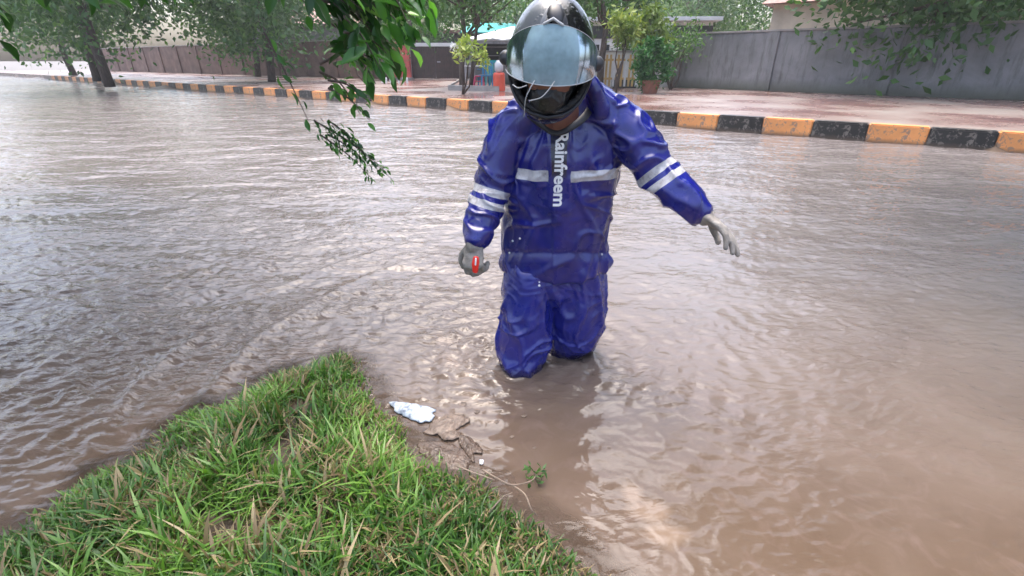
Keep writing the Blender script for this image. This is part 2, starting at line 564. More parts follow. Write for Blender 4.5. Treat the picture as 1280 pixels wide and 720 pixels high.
def visor_mat():
    b = NB('clear_visor')
    v = b.coord()
    vo = b.n('ShaderNodeTexVoronoi', feature='F1'); vo.inputs['Scale'].default_value = 60; b.l(v, vo.inputs['Vector'])
    d = b.ramp(vo.outputs['Distance'], [(0.0, (1, 1, 1)), (0.3, (0, 0, 0))])
    b.set(Base_Color=(0.75, 0.88, 0.95), Roughness=0.06, Transmission_Weight=0.0)
    b.bump(d.outputs[0], 0.35, 0.0015)
    gl = b.n('ShaderNodeBsdfGlossy'); gl.inputs['Roughness'].default_value = 0.12; gl.inputs[0].default_value = (0.50, 0.60, 0.68, 1)
    tr = b.n('ShaderNodeBsdfTransparent'); tr.inputs[0].default_value = (0.66, 0.72, 0.76, 1)
    df = b.n('ShaderNodeBsdfDiffuse'); df.inputs[0].default_value = (0.40, 0.60, 0.68, 1)  # pale blue diffuse puts the sky's reflection into the visor colour
    lw = b.n('ShaderNodeFresnel'); lw.inputs[0].default_value = 1.42
    m1 = b.n('ShaderNodeMixShader'); sheen = b.noise(v, 9, 4, 0.6)
    b.l(b.ramp(sheen, [(0.35, (0.24,) * 3), (0.65, (0.60,) * 3)]).outputs[0], m1.inputs[0]); b.l(tr.outputs[0], m1.inputs[1]); b.l(df.outputs[0], m1.inputs[2])
    m2 = b.n('ShaderNodeMixShader'); b.l(b.math('MULTIPLY', lw.outputs[0], 0.9), m2.inputs[0]); b.l(m1.outputs[0], m2.inputs[1]); b.l(gl.outputs[0], m2.inputs[2])
    b.l(m2.outputs[0], b.out.inputs[0])
    return b.m


M['shell'] = shell_mat()
M['visor'] = visor_mat()

# ------------------------------------------------------------------ camera, world, sun
cam_d = bpy.data.cameras.new('camera'); cam = bpy.data.objects.new('camera', cam_d); COL.objects.link(cam)
cam.location = (0, 0, HC)
cam.rotation_euler = (pi / 2 - PITCH, 0, 0)
cam_d.sensor_width = 36; cam_d.lens = F / 1280 * 36; cam_d.clip_end = 3000; cam_d.clip_start = 0.02
scene.camera = cam

world = bpy.data.worlds.new('World'); scene.world = world; world.use_nodes = True
wn = world.node_tree; wn.nodes.clear()
wo = wn.nodes.new('ShaderNodeOutputWorld'); bg = wn.nodes.new('ShaderNodeBackground'); sky = wn.nodes.new('ShaderNodeTexSky')
sky.sky_type = 'NISHITA'; sky.sun_disc = False
SUN_EL, SUN_AZ = R(76), R(-20)      # azimuth from +Y towards +X
sky.sun_elevation = SUN_EL; sky.sun_rotation = SUN_AZ
sky.air_density = 1.0; sky.dust_density = 6.0; sky.ozone_density = 1.0
hs = wn.nodes.new('ShaderNodeHueSaturation'); hs.inputs['Saturation'].default_value = 0.95
wn.links.new(sky.outputs[0], hs.inputs['Color']); wn.links.new(hs.outputs[0], bg.inputs[0]); wn.links.new(bg.outputs[0], wo.inputs[0])
bg.inputs[1].default_value = 0.15
sd = bpy.data.lights.new('sun', 'SUN'); sd.energy = 0.7; sd.angle = R(75); sd.color = (1.0, 0.985, 0.97)
so = bpy.data.objects.new('sun', sd); COL.objects.link(so)
sdir = Vector((math.sin(SUN_AZ) * math.cos(SUN_EL), math.cos(SUN_AZ) * math.cos(SUN_EL), math.sin(SUN_EL)))
so.rotation_euler = sdir.to_track_quat('Z', 'Y').to_euler(); so.location = sdir * 30
scene.view_settings.view_transform = 'Standard'; scene.view_settings.look = 'None'
scene.view_settings.exposure = 1.95; scene.view_settings.gamma = 1.0; scene.view_settings.use_curve_mapping = False
scene.cycles.max_bounces = 8; scene.cycles.transparent_max_bounces = 12
scene.cycles.use_denoising = True

# ------------------------------------------------------------------ terrain and water
shore_px = [(8, 672), (70, 640), (120, 586), (190, 556), (235, 516), (300, 500), (345, 468), (398, 458), (424, 446), (440, 450), (475, 515), (514, 550), (565, 584), (611, 615), (670, 656), (745, 722)]
shore = [Vector((-9, 1.6, 0)), Vector((-4, 1.15, 0)), Vector((-2.6, .95, 0)), Vector((-1.8, .82, 0))] + [G(*p) for p in shore_px[0:]] + [Vector((0.6, 0.48, 0)), Vector((2.0, 0.15, 0)), Vector((9, -0.6, 0))]
poly = [(s.x, s.y) for s in shore] + [(60, -8), (60, -60), (-60, -60), (-60, 3)]


def sdist(x, y):
    """signed distance to the shoreline, positive on the bank"""
    pts = np.array(poly); n = len(pts)
    d = np.full(x.shape, 1e9); inside = np.zeros(x.shape, bool)
    for i in range(n):
        a = pts[i]; b = pts[(i + 1) % n]
        ab = b - a; t = np.clip(((x - a[0]) * ab[0] + (y - a[1]) * ab[1]) / (ab @ ab), 0, 1)
        d = np.minimum(d, np.hypot(x - a[0] - t * ab[0], y - a[1] - t * ab[1]))
        c = ((a[1] > y) != (b[1] > y))
        with np.errstate(divide='ignore', invalid='ignore'):
            xi = (b[0] - a[0]) * (y - a[1]) / (b[1] - a[1]) + a[0]
        inside ^= c & (x < xi)
    return np.where(inside, d, -d)


KA = G(455, 129.5); KB = G(810, 156.5)
KDIR = (KB - KA).normalized()
KN = Vector((-KDIR.y, KDIR.x, 0))
if KN.y < 0: KN = -KN


def kerb_dist(x, y):
    return (x - KA.x) * KN.x + (y - KA.y) * KN.y


def terrain_h(x, y):
    s = sdist(x, y) + 0.05 * pnoise(x * 4, y * 4, 3.1) + 0.02 * pnoise(x * 14, y * 14, 5.0)
    up = 0.03 * np.clip(s / 0.12, 0, 1) + 0.05 * np.clip(s / 0.8, 0, 1)
    dn = 0.10 * np.clip(s / 0.25, -1, 0) + 0.30 * np.clip((s + 0.25) / 0.7, -1, 0)
    h = np.where(s > 0, up, dn)
    h = h + 0.012 * pnoise(x * 8, y * 8, 1.0) + 0.006 * pnoise(x * 25, y * 25, 2.0)
    kd = kerb_dist(x, y)
    return np.where(kd > 0.15, 0.19, h)


def axis(c0, c1, step, lim, g=1.18):
    a = list(np.arange(c0, c1 + 1e-6, step))
    s = step; v = a[-1]
    while v < lim: s *= g; v += s; a.append(v)
    s = step; v = a[0]; pre = []
    while v > -lim: s *= g; v -= s; pre.append(v)
    return np.array(pre[::-1] + a)


ax = axis(-2.4, 1.2, 0.012, 900); ay = axis(0.1, 2.2, 0.012, 900)
X, Y = np.meshgrid(ax, ay); Z = terrain_h(X, Y)
nx, ny = len(ax), len(ay)
ii = np.arange(nx * ny).reshape(ny, nx)
quads = np.stack([ii[:-1, :-1], ii[:-1, 1:], ii[1:, 1:], ii[1:, :-1]], -1).reshape(-1, 4)
me = np_mesh('ground', np.stack([X, Y, Z], -1).reshape(-1, 3), quads, smooth=True)
o = part('ground', me, M['ground']); setp(o, kind='structure')

# water sheet
LEG = [G(652, 478), G(704, 452)]
th = np.linspace(R(-80), R(80), 1000)
rr = 0.55 * np.exp(np.linspace(0, math.log(90 / 0.55), 1000))
TH, RR = np.meshgrid(th, rr)
X = RR * np.sin(TH); Y = RR * np.cos(TH)
S = sdist(X, Y)
farm = np.clip((Y - 1.3 + .6 * np.clip(X, 0, 1)) / 2.0, 0, 1)
# calm zone near the bank in front and right of the person
calm = 1 - np.clip(np.hypot((X - 0.30) / 0.75, (Y - 1.05) / 0.55) - 0.35, 0, 1)
calm = np.clip(calm * 1.3, 0, 1)
calm = np.maximum(calm, 0.72 * np.clip((X - 0.10) / 0.45, 0, 1) * np.clip((5.0 - Y) / 3.2, 0, 1))
calm = np.maximum(calm, 0.45 * np.clip(1 - np.abs(S + 0.1) / 0.35, 0, 1))
act = 1 - 0.85 * calm
wx = X + 0.06 * pnoise(X * 3, Y * 3, 0.3); wy = Y + 0.06 * pnoise(X * 3, Y * 3, 9.3)
H = np.zeros_like(X)
H += 0.0065 * pnoise(wx * 5, wy * 9, 0.7)
n = pnoise(wx * 11, wy * 19, 4.2); H += 0.0066 * (1 - 2 * np.abs(n))
n = pnoise(wx * 22 + 3, wy * 34, 7.7); H += 0.0026 * (1 - 2 * np.abs(n)) * np.clip(1.3 - RR / 6, 0, 1)
H += 0.014 * pnoise(wx * 1.3, wy * 2.8, 2.2) * farm
H += 0.020 * pnoise(wx * 0.6, wy * 1.7, 5.2) * np.clip((Y - 4) / 4, 0, 1)
H *= act
for c, A, lam, dec in ((LEG[0] + Vector((0, 0.08, 0)), 0.008, 0.10, 0.40), (LEG[1] + Vector((0, 0.1, 0)), 0.007, 0.12, 0.45)):
    d = np.hypot(X - c.x, Y - c.y)
    H += A * np.sin(2 * pi * d / lam) * np.exp(-d / dec) * np.clip(d / 0.1, 0, 1) * (0.25 + 0.75 * act)
# long arcs spreading left behind the walker
c = G(690, 455)
d = np.hypot((X - c.x), (Y - c.y) * 0.95)
angm = np.clip((c.x + 0.1 - X) / 0.5, 0, 1)
for r0, A, w in ((1.32, 0.016, 0.03), (1.62, 0.012, 0.035), (2.1, 0.010, 0.05), (0.78, 0.011, 0.03)):
    H += A * np.exp(-((d - r0 - 0.03 * pnoise(X * 2, Y * 2, 1)) / w) ** 2) * angm * (0.4 + pnoise(X * 1.5, Y * 1.5, 8).clip(-.3, .6))
# rain rings
for k in range(260):
    a = R(rng.uniform(-48, 48)); r = 0.8 + 5.5 * rng.uniform() ** 1.3
    cx, cy = r * math.sin(a), r * math.cos(a); rad = rng.uniform(0.015, 0.07) * (0.7 + 0.2 * r)
    i0 = np.searchsorted(rr, r - rad * 1.6); i1 = np.searchsorted(rr, r + rad * 1.6)
    da = rad * 1.6 / r
    j0 = np.searchsorted(th, a - da); j1 = np.searchsorted(th, a + da)
    if i1 - i0 < 2 or j1 - j0 < 2: continue
    sx = X[i0:i1, j0:j1]; sy = Y[i0:i1, j0:j1]
    dd = np.hypot(sx - cx, sy - cy)
    H[i0:i1, j0:j1] += (0.0003 if (cx > -.1 and r < 2.2) else 0.0010) * np.cos((dd - rad) / (0.012 + 0.003 * r) * 2.2) * np.exp(-((dd - rad) / (0.012 + 0.003 * r)) ** 2)
    # a short splash spike in the middle of some
H *= np.clip(40 / RR, 0, 1)
shoref = np.clip(1 + S / 0.10 + 0.5 * pnoise(X * 9, Y * 9, 3.3), 0, 1)
pale = np.zeros_like(X)
for (px, py, rx, ry) in ((812, 640, 0.05, 0.035), (826, 668, 0.06, 0.03), (790, 618, 0.03, 0.03)):
    q = G(px, py)
    dd = np.hypot((X - q.x) / rx, (Y - q.y) / ry) + 0.6 * pnoise(X * 18, Y * 18, 2.2)
    pale = np.maximum(pale, .6 * np.clip(1.5 - dd, 0, 1))
arc = [G(*p) for p in ((548, 425), (566, 452), (580, 475), (592, 495), (606, 512))]
for q in arc:
    for kk in range(3):
        qx, qy = q.x + rng.normal() * .02, q.y + rng.normal() * .025
        dd = np.hypot((X - qx) / .055, (Y - qy) / .05) + 1.3 * np.abs(pnoise(X * 26, Y * 40, 2.2))
        pale = np.maximum(pale, .5 * np.clip(1.2 - dd, 0, 1))
ii = np.arange(X.size).reshape(X.shape)
quads = np.stack([ii[:-1, :-1], ii[:-1, 1:], ii[1:, 1:], ii[1:, :-1]], -1).reshape(-1, 4)
keep = ((kerb_dist(X, Y) < 0.35) & (S < 0.5))
kq = keep.ravel()[quads].any(1)
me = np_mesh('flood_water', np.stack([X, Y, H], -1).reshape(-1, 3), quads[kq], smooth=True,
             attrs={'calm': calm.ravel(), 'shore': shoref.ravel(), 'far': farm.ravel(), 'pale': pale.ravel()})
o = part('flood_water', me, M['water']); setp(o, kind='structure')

# ------------------------------------------------------------------ kerb and pavement
BL = 0.60


def kp(s, n, z):
    q = KA + KDIR * s + KN * n
    return Vector((q.x, q.y, z))


# phase: a black/orange joint seen at pixel 530.6
def kerb_s_at(px):
    # intersect vertical plane through pixel column with kerb line (ground)
    best = None
    for i in range(4000):
        s = -8 + i * 0.005
        q = kp(s, 0, 0.1)
        x = 640 + F * q.x / zdepth(q)
        if x >= px: return s
    return 0


joints = [kerb_s_at(p) for p in (464, 484.6, 506.7, 530.6, 556, 584.6, 614.4)]
BL = (joints[-1] - joints[0]) / (len(joints) - 1)
print('kerb block', BL, [round(b - a, 2) for a, b in zip(joints, joints[1:])], 'right joint', (kerb_s_at(811) - joints[0]) / BL)
S0 = joints[0]


def kerb_piece(name, k0, k1, parity_black):
    pass


def kblock(bm, s0, s1, z1=0.27):
    r = bmesh.ops.create_cube(bm, size=1.0)
    for v in r['verts']:
        t = s0 if v.co.x < 0 else s1
        nn = 0.0 if v.co.y < 0 else 0.22
        z = -0.3 if v.co.z < 0 else z1
        v.co = kp(t, nn, z)
    es = list({e for v in r['verts'] for e in v.link_edges})
    bmesh.ops.bevel(bm, geom=es, offset=0.018, segments=2, affect='EDGES')


proto = {}
for k in range(-44, 24):
    black = (k % 2 == 1)      # block starting at joint 464 is orange
    bm = new_bm(); kblock(bm, S0 + k * BL + 0.004, S0 + (k + 1) * BL - 0.004, 0.265 + random.uniform(-.006, .006))
    base = kp(S0 + (k + .5) * BL, 0.1, 0)
    if black:
        lab, g = 'black painted block of the striped kerb across the flooded road', 'black kerb blocks'
    else:
        lab, g = 'orange painted block of the striped kerb across the flooded road', 'orange kerb blocks'
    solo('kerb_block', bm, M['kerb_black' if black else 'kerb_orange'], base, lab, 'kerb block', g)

bm = new_bm()
v = [bm.verts.new(q) for q in (kp(-60, 0.221, 0.245), kp(40, 0.221, 0.245), kp(40, 45, 0.245), kp(-60, 45, 0.245))]
bm.faces.new(v)
v2 = [bm.verts.new(q) for q in (kp(-60, 0.221, -0.1), kp(40, 0.221, -0.1))]
bm.faces.new([v2[0], v2[1], v[1], v[0]])
o = part('pavement', bm, M['paving']); setp(o, kind='structure')
PV = 0.245


def B(px, py):
    return G(px, py, PV)


# ------------------------------------------------------------------ foliage generators
def leaf_cloud(centres, n, size, spread, seed=0, aspect=0.5, droop=0.3, shape='cloud'):
    """n small pointed leaves gathered round the given clump centres -> V, tris/quads, rnd"""
    r = np.random.default_rng(seed)
    centres = np.asarray(centres, float)
    ci = r.integers(0, len(centres), n)
    base = centres[ci] + r.normal(size=(n, 3)) * np.asarray(spread)
    d = r.normal(size=(n, 3)); d[:, 2] -= droop; d /= np.linalg.norm(d, axis=1)[:, None]
    u = np.cross(d, r.normal(size=(n, 3))); u /= np.linalg.norm(u, axis=1)[:, None]
    w = np.cross(d, u)
    L = size * r.uniform(0.6, 1.3, n)[:, None]
    Wd = L * aspect
    p0 = base; p1 = base + d * L * 0.4 + u * Wd * 0.5 + w * L * 0.04; p2 = base + d * L; p3 = base + d * L * 0.4 - u * Wd * 0.5 + w * L * 0.04
    pm = base + d * L * 0.45 - w * L * 0.03
    V = np.stack([p0, p1, p2, p3, pm], 1).reshape(-1, 3)
    k = np.arange(n)[:, None] * 5
    T = np.concatenate([k + np.array([[0, 1, 4]]), k + np.array([[1, 2, 4]]), k + np.array([[2, 3, 4]]), k + np.array([[3, 0, 4]])], 0)
    clump = r.uniform(0, 1, len(centres))
    rnd = np.clip(0.55 * clump[ci] + 0.45 * r.uniform(0, 1, n), 0, 1)
    return V, T, np.repeat(rnd, 5)


def crown_centres(c, rad, n, seed, flat=0.0):
    r = np.random.default_rng(seed)
    q = r.normal(size=(n, 3)); q /= np.linalg.norm(q, axis=1)[:, None]
    q *= (r.uniform(0.35, 1.0, n) ** 0.6)[:, None]
    return np.asarray(c) + q * np.asarray(rad)


def branch_bm(bm, base, tip, r0, r1, wob=0.05, n=6):
    base = Vector(base); tip = Vector(tip)
    pts = []
    for i in range(5):
        t = i / 4
        p = base.lerp(tip, t)
        if 0 < i: p += Vector((random.uniform(-1, 1), random.uniform(-1, 1), random.uniform(-.5, .5))) * wob * (tip - base).length
        pts.append(p)
    tube_bm(bm, pts, [r0 + (r1 - r0) * i / 4 for i in range(5)], n)
    return pts


def tree(base, height, crown_r, trunk_r, label, seed, mat='leaf_far', group=None, nleaf=5000, leaf=0.22, crown_low=0.35, lean=(0, 0), clumps=40, name='street_tree', cat='tree', flatz=None):
    random.seed(seed)
    base = Vector(base)
    t = thing(name, label, cat, base, 0, group)
    cz = height * (1 + crown_low) / 2; rz = flatz or height * (1 - crown_low) / 2
    cc = base + Vector((lean[0], lean[1], cz))
    bm = new_bm()
    top = cc + Vector((0, 0, 0))
    pts = branch_bm(bm, base - Vector((0, 0, .1)), top, trunk_r, trunk_r * 0.45, 0.03, 8)
    cs = crown_centres(cc, (crown_r, crown_r, rz), clumps, seed)
    for k in range(0, min(clumps, 12)):
        branch_bm(bm, pts[2 + k % 3], cs[k], trunk_r * 0.35, trunk_r * 0.08, 0.06, 5)
    part('trunk', bm, M['bark'], t, smooth=True)
    V, T, rn = leaf_cloud(cs, nleaf, leaf, (crown_r * 0.16, crown_r * 0.16, rz * 0.14), seed)
    part('crown', np_mesh('crown', V, None, T, {'rnd': rn}), M[mat], t)
    return t


# trees across the road (tall at both sides, low in the middle)
GT = 'street trees across the road'
b1 = B(578, 112)
tree(b1, 5.0, 2.3, 0.11, 'slim dark tree rising beside the grey gate post', 3, 'leaf_far', GT, 4600, 0.17, 0.36, (0.2, 0.5), 38)
b1b = b1 + Vector((0.28, 0.35, 0))
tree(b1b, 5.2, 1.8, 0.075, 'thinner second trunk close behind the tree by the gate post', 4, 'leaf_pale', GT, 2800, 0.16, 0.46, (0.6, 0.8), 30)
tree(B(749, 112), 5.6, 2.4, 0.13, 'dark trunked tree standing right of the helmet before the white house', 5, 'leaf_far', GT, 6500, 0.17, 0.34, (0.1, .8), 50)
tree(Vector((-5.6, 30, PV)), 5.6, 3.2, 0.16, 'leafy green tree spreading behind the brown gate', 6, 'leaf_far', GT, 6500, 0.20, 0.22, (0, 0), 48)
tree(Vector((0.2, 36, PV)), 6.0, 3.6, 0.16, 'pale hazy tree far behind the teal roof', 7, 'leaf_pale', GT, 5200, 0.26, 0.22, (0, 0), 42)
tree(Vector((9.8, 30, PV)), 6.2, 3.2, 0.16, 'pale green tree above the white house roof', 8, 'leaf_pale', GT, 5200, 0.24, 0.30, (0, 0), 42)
side = [((-11.5, 25), 9.5, 3.6, 'tall dark tree behind the brown wall at the left'), ((-17, 22), 10, 4.0, 'tall spreading tree at the far left of the road'),
        ((-23, 29), 11, 4.5, 'massive tree in the far left distance'), ((-16, 33), 9, 4, 'tree half hidden behind the left row of trees'),
        ((11.5, 15), 8.5, 3.4, 'large leafy tree on the pavement at the right'), ((16.5, 19), 10, 4.0, 'tall dark tree further right behind the pavement'),
        ((15.0, 10.5), 9.0, 3.4, 'broad tree at the right edge of the picture'), ((22, 26), 11, 4.6, 'big tree in the far right distance'),
        ((-8, 41), 7.5, 4.2, 'hazy tree behind the dark low house'), ((3.4, 44), 7.5, 4.4, 'distant tree between the teal roof and the helmet'),
        ((8.0, 42), 7.5, 4.2, 'distant tree behind the dark trunk right of the helmet'), ((14.5, 38), 8, 4.4, 'distant tree behind the cream house'), ((-30, 36), 11, 5.0, 'farthest tree at the left end of the road')]
for i, ((x, y), h, r_, lab) in enumerate(side):
    tree((x, y, PV), h, r_, 0.2, lab, 20 + i, 'leaf_far', GT, 11000, 0.27, 0.13, (0, 0), 70)

# bank tree overhanging at the left; unseen ones added past both edges darken water
random.seed(5)
lt = thing('overhanging_tree', 'leafy tree on the near bank hanging over the water at the left', 'tree', (-2.75, 0.8, 0.05))
bm = new_bm()
tb = Vector((-2.75, 0.8, -0.05))
tpts = catmull([tb, (-2.72, 0.9, 0.5), (-2.6, 1.1, 1.0), (-2.4, 1.4, 1.6), (-2.1, 1.9, 2.4)], 5)
tube_bm(bm, tpts, [0.085 - 0.05 * i / (len(tpts) - 1) for i in range(len(tpts))], 10)
LC = []          # leaf base + direction for the near tree


def spray(start, end, nl, lsz, sag=0.1, jit=0.05, thick=0.006):
    start = Vector(start); end = Vector(end)
    mid = start.lerp(end, 0.5) + Vector((0, 0, sag * (end - start).length))
    pts = catmull([start, mid, end], 6)
    tube_bm(bm, pts, [thick * (1 - 0.75 * i / (len(pts) - 1)) for i in range(len(pts))], 5)
    for k in range(nl):
        t = (k + random.random()) / nl
        f = t * (len(pts) - 1); i = min(int(f), len(pts) - 2)
        p = pts[i].lerp(pts[i + 1], f - i) + Vector([random.gauss(0, jit) for _ in range(3)])
        d = (pts[i + 1] - pts[i]).normalized() + Vector([random.gauss(0, .7) for _ in range(3)]) + Vector((0, 0, -0.35))
        LC.append((p, d.normalized(), lsz * random.uniform(.6, 1.25)))


def twigcloud(c, rad, n, nl, lsz):
    for k in range(n):
        q = Vector([random.gauss(0, 1) for _ in range(3)]).normalized() * random.uniform(.35, 1)
        e = Vector(c) + Vector((q.x * rad[0], q.y * rad[1], q.z * rad[2]))
        j = min(range(8, len(tpts)), key=lambda i: (tpts[i] - e).length)
        s = tpts[j].lerp(e, random.uniform(.35, .7))
        if k % 6 == 0:
            branch_bm(bm, tpts[j], s, 0.02, 0.01, 0.06, 5)
        spray(s, e, nl, lsz)


twigcloud((-2.2, 2.2, 1.80), (1.1, 0.9, 0.62), 150, 16, 0.11)
twigcloud((-1.40, 2.3, 1.72), (0.66, 0.6, 0.38), 110, 16, 0.11)
twigcloud((-2.9, 1.9, 1.8), (0.9, 0.9, 0.7), 90, 16, 0.10)
twigcloud((-1.7, 1.9, 2.6), (1.2, 1.0, 0.5), 90, 14, 0.10)
_c = P(460, 2, 2.35)
twigcloud(tuple(_c), (.24, .22, .15), 46, 14, .105)
_c = P(500, -6, 2.6)
twigcloud(tuple(_c), (.13, .2, .10), 18, 12, .10)
# aimed sprays in the strip
Yn = 2.3
for (a, b_, nl, sz) in [((440, 10), (520, 50), 16, .09), ((430, 40), (500, 85), 16, .10), ((440, -20), (530, 20), 18, .09), ((420, 60), (470, 105), 14, .08),
                        ((430, 20), (478, 92), 12, .10), ((400, 80), (462, 70), 12, .09), ((460, -30), (512, 32), 16, .09), ((420, -10), (490, 60), 20, .10),
                        ((410, 100), (458, 125), 16, .055), ((400, 90), (450, 142), 14, .05), ((410, 110), (462, 150), 12, .045), ((400, 0), (470, 45), 18, .1),
                        ((415, 30), (450, 70), 14, .1), ((436, -10), (500, 15), 14, .09), ((450, -40), (540, 5), 12, .08)]:
    spray(P(*a, Yn + random.uniform(-.25, .25)), P(*b_, Yn + random.uniform(-.2, .2)), nl, sz, 0.12, 0.02)
for (a, b_) in [((392, 150), (490, 224)), ((405, 158), (482, 214)), ((400, 168), (466, 224)), ((410, 168), (462, 206)), ((410, 150), (455, 190))]:
    spray(P(*a, 2.1), P(*b_, 2.15), 40, .032, 0.06, 0.012, 0.004)
spray(P(330, 40, 2.2), P(385, 150, 2.12), 8, .05, 0.03, 0.02, 0.005)
part('trunk', bm, M['bark'], lt, smooth=True)
base = np.array([q[0] for q in LC]); d = np.array([q[1] for q in LC]); L = np.array([q[2] for q in LC])[:, None]
n = len(LC)
r_ = np.random.default_rng(3)
u = np.cross(d, r_.normal(size=(n, 3)) * 0.5 + np.array([0, 0, 1.0])); u /= np.linalg.norm(u, axis=1)[:, None]
w = np.cross(u, d)
rows = []
for t, hw in ((0, 0.02), (0.25, 0.17), (0.5, 0.22), (0.75, 0.15), (1.0, 0.0)):
    cen = base + d * L * t - w * L * 0.35 * t * t * 0.6
    rows.append((cen + u * L * hw + w * L * 0.10 * (hw > .05), cen, cen - u * L * hw + w * L * 0.10 * (hw > .05)))
V = np.stack([q for row in rows for q in row], 1).reshape(-1, 3)
k = np.arange(n)[:, None] * 15
Q = []
for i in range(4):
    Q.append(k + np.array([[i * 3, i * 3 + 1, i * 3 + 4, i * 3 + 3]])); Q.append(k + np.array([[i * 3 + 1, i * 3 + 2, i * 3 + 5, i * 3 + 4]]))
rn = np.repeat(r_.beta(1.6, 2.0, n), 15)
part('crown', np_mesh('crown', V, np.concatenate(Q, 0), None, {'rnd': rn}, smooth=True), M['leaf_near'], lt)
print('near leaves', n)

tree((5.2, 1.4, 0.0), 5.6, 2.6, 0.18, 'tree added out of view past the right edge to darken the water', 60, 'leaf_far', None, 16000, 0.20, 0.42, (-.6, 1.5), 80, name='offscreen_shade_tree')  # added out of view, its canopy darkens the water at the right
tree((-4.6, 0.6, 0.0), 5.8, 2.7, 0.18, 'tree added out of view past the left edge to darken the water', 61, 'leaf_far', None, 16000, 0.20, 0.42, (.5, 2.1), 80, name='offscreen_shade_tree')  # likewise added out of view, darkens the water at the left

# ------------------------------------------------------------------ the far side: walls, gate, stall, houses
def wall_run(p0, p1, h, th_, m, label, name='compound_wall', cat='wall', cap=True, group=None):
    p0 = Vector(p0); p1 = Vector(p1); dv = (p1 - p0); Lw = dv.length; a = math.atan2(dv.y, dv.x)
    t = thing(name, label, cat, p0, a, group)
    bm = new_bm(); bx(bm, 0, Lw, 0, th_, 0, h - 0.06, 0.01)
    part('wall_body', bm, m, t, world=False)
    if Lw > 8:
        for k in range(int(Lw / 3.2) + 1):
            bm = new_bm(); bx(bm, 3.2 * k + .02, 3.2 * k + .32, -.07, -.003, 0, h - .062, .012); part('pilaster', bm, m, t, world=False)
    if cap:
        bm = new_bm(); bx(bm, -0.03, Lw + 0.03, -0.04, th_ + 0.04, h - 0.058, h, 0.012)
        part('coping', bm, M['concrete'], t, world=False)
    return t


def hz(p, py):
    """height whose top shows at pixel row py for the ground point p"""
    d = ray(640, py); return HC + d.z / d.y * p.y


gl = B(516, 99.5); gr = B(575, 99.5); 
gy = gl.y; gr.y = gy; gl.x = P(516, 99, gy).x; gr.x = P(575, 99, gy).x
gtop = P(540, 58, gy).z
print('gate', gl, gr, gtop)
gt = thing('metal_gate', 'dark brown double metal gate under a white beam between two posts', 'gate', ((gl.x + gr.x) / 2, gy, PV))
wgt = gr.x - gl.x; hgt = gtop - PV
for s in (-1, 1):
    bm = new_bm(); bx(bm, min(0.01 * s, s * wgt / 2), max(0.01 * s, s * wgt / 2), -0.02, 0.02, 0.06, hgt - 0.02)
    for q in range(5):
        xx = s * wgt * (0.06 + 0.095 * q); bx(bm, xx - .015, xx + .015, -0.045, -0.022, 0.1, hgt - .06)
    leaf = part('gate_leaf', bm, M['gate_brown'], gt, world=False)
bm = new_bm(); bx(bm, 0.10, 0.28, -0.09, -0.05, hgt * 0.52, hgt * 0.56, 0.01); part('handle', bm, M['grey_metal'], gt, world=False)
bm = new_bm(); bx(bm, -wgt / 2 - .05, wgt / 2 + .05, -0.08, 0.08, hgt, hgt + 0.16, 0.01); part('beam', bm, M['white_paint'], gt, world=False)
bm = new_bm(); bx(bm, -wgt / 2 - .06, -wgt / 2 - .003, -0.05, 0.05, 0, hgt - 0.003, 0.01); part('side_post', bm, M['grey_metal'], gt, world=False)
pr = thing('gate_pillar', 'faded pink red pillar at the left side of the brown gate', 'pillar', (P(505, 99, gy).x, gy - 0.1, PV))
w_ = P(516, 99, gy).x - P(495, 99, gy).x
bm = new_bm(); bx(bm, -w_ / 2, w_ / 2, -w_ / 2, w_ / 2, 0, hgt + 0.10, 0.03); part('shaft', bm, M['pink_red'], pr, world=False)
bm = new_bm(); bx(bm, -w_ / 2 - .05, w_ / 2 + .05, -w_ / 2 - .05, w_ / 2 + .05, hgt + 0.103, hgt + 0.2, 0.02); part('cap', bm, M['pink_red'], pr, world=False)
bm = new_bm(); bx(bm, -w_ / 2 - .06, w_ / 2 + .06, -w_ / 2 - .06, w_ / 2 + .06, -.002, 0.12, 0.02); part('plinth', bm, M['concrete'], pr, world=False)
pr = thing('gate_post', 'pale grey square post at the right side of the brown gate', 'post', (P(579.5, 99, gy).x, gy - 0.1, PV))
bm = new_bm(); bx(bm, -.15, .15, -.15, .15, 0, hgt + .12, 0.02); part('shaft', bm, M['grey_metal'], pr, world=False)
bm = new_bm(); bx(bm, -.19, .19, -.19, .19, hgt + .123, hgt + .2, 0.02); part('cap', bm, M['grey_metal'], pr, world=False)

wall_run((P(497, 99, gy).x - 12.0, gy + 9, PV), (P(496, 99, gy).x, gy, PV), 2.0, 0.2, M['plaster_brown'], 'brown plastered compound wall left of the pink pillar')
wall_run((P(585, 99, gy).x, gy + .4, PV), (P(662, 99, gy).x, gy + .8, PV), 1.9, 0.2, M['plaster_grey'], 'grey wall running behind the stall with the pale canopy')


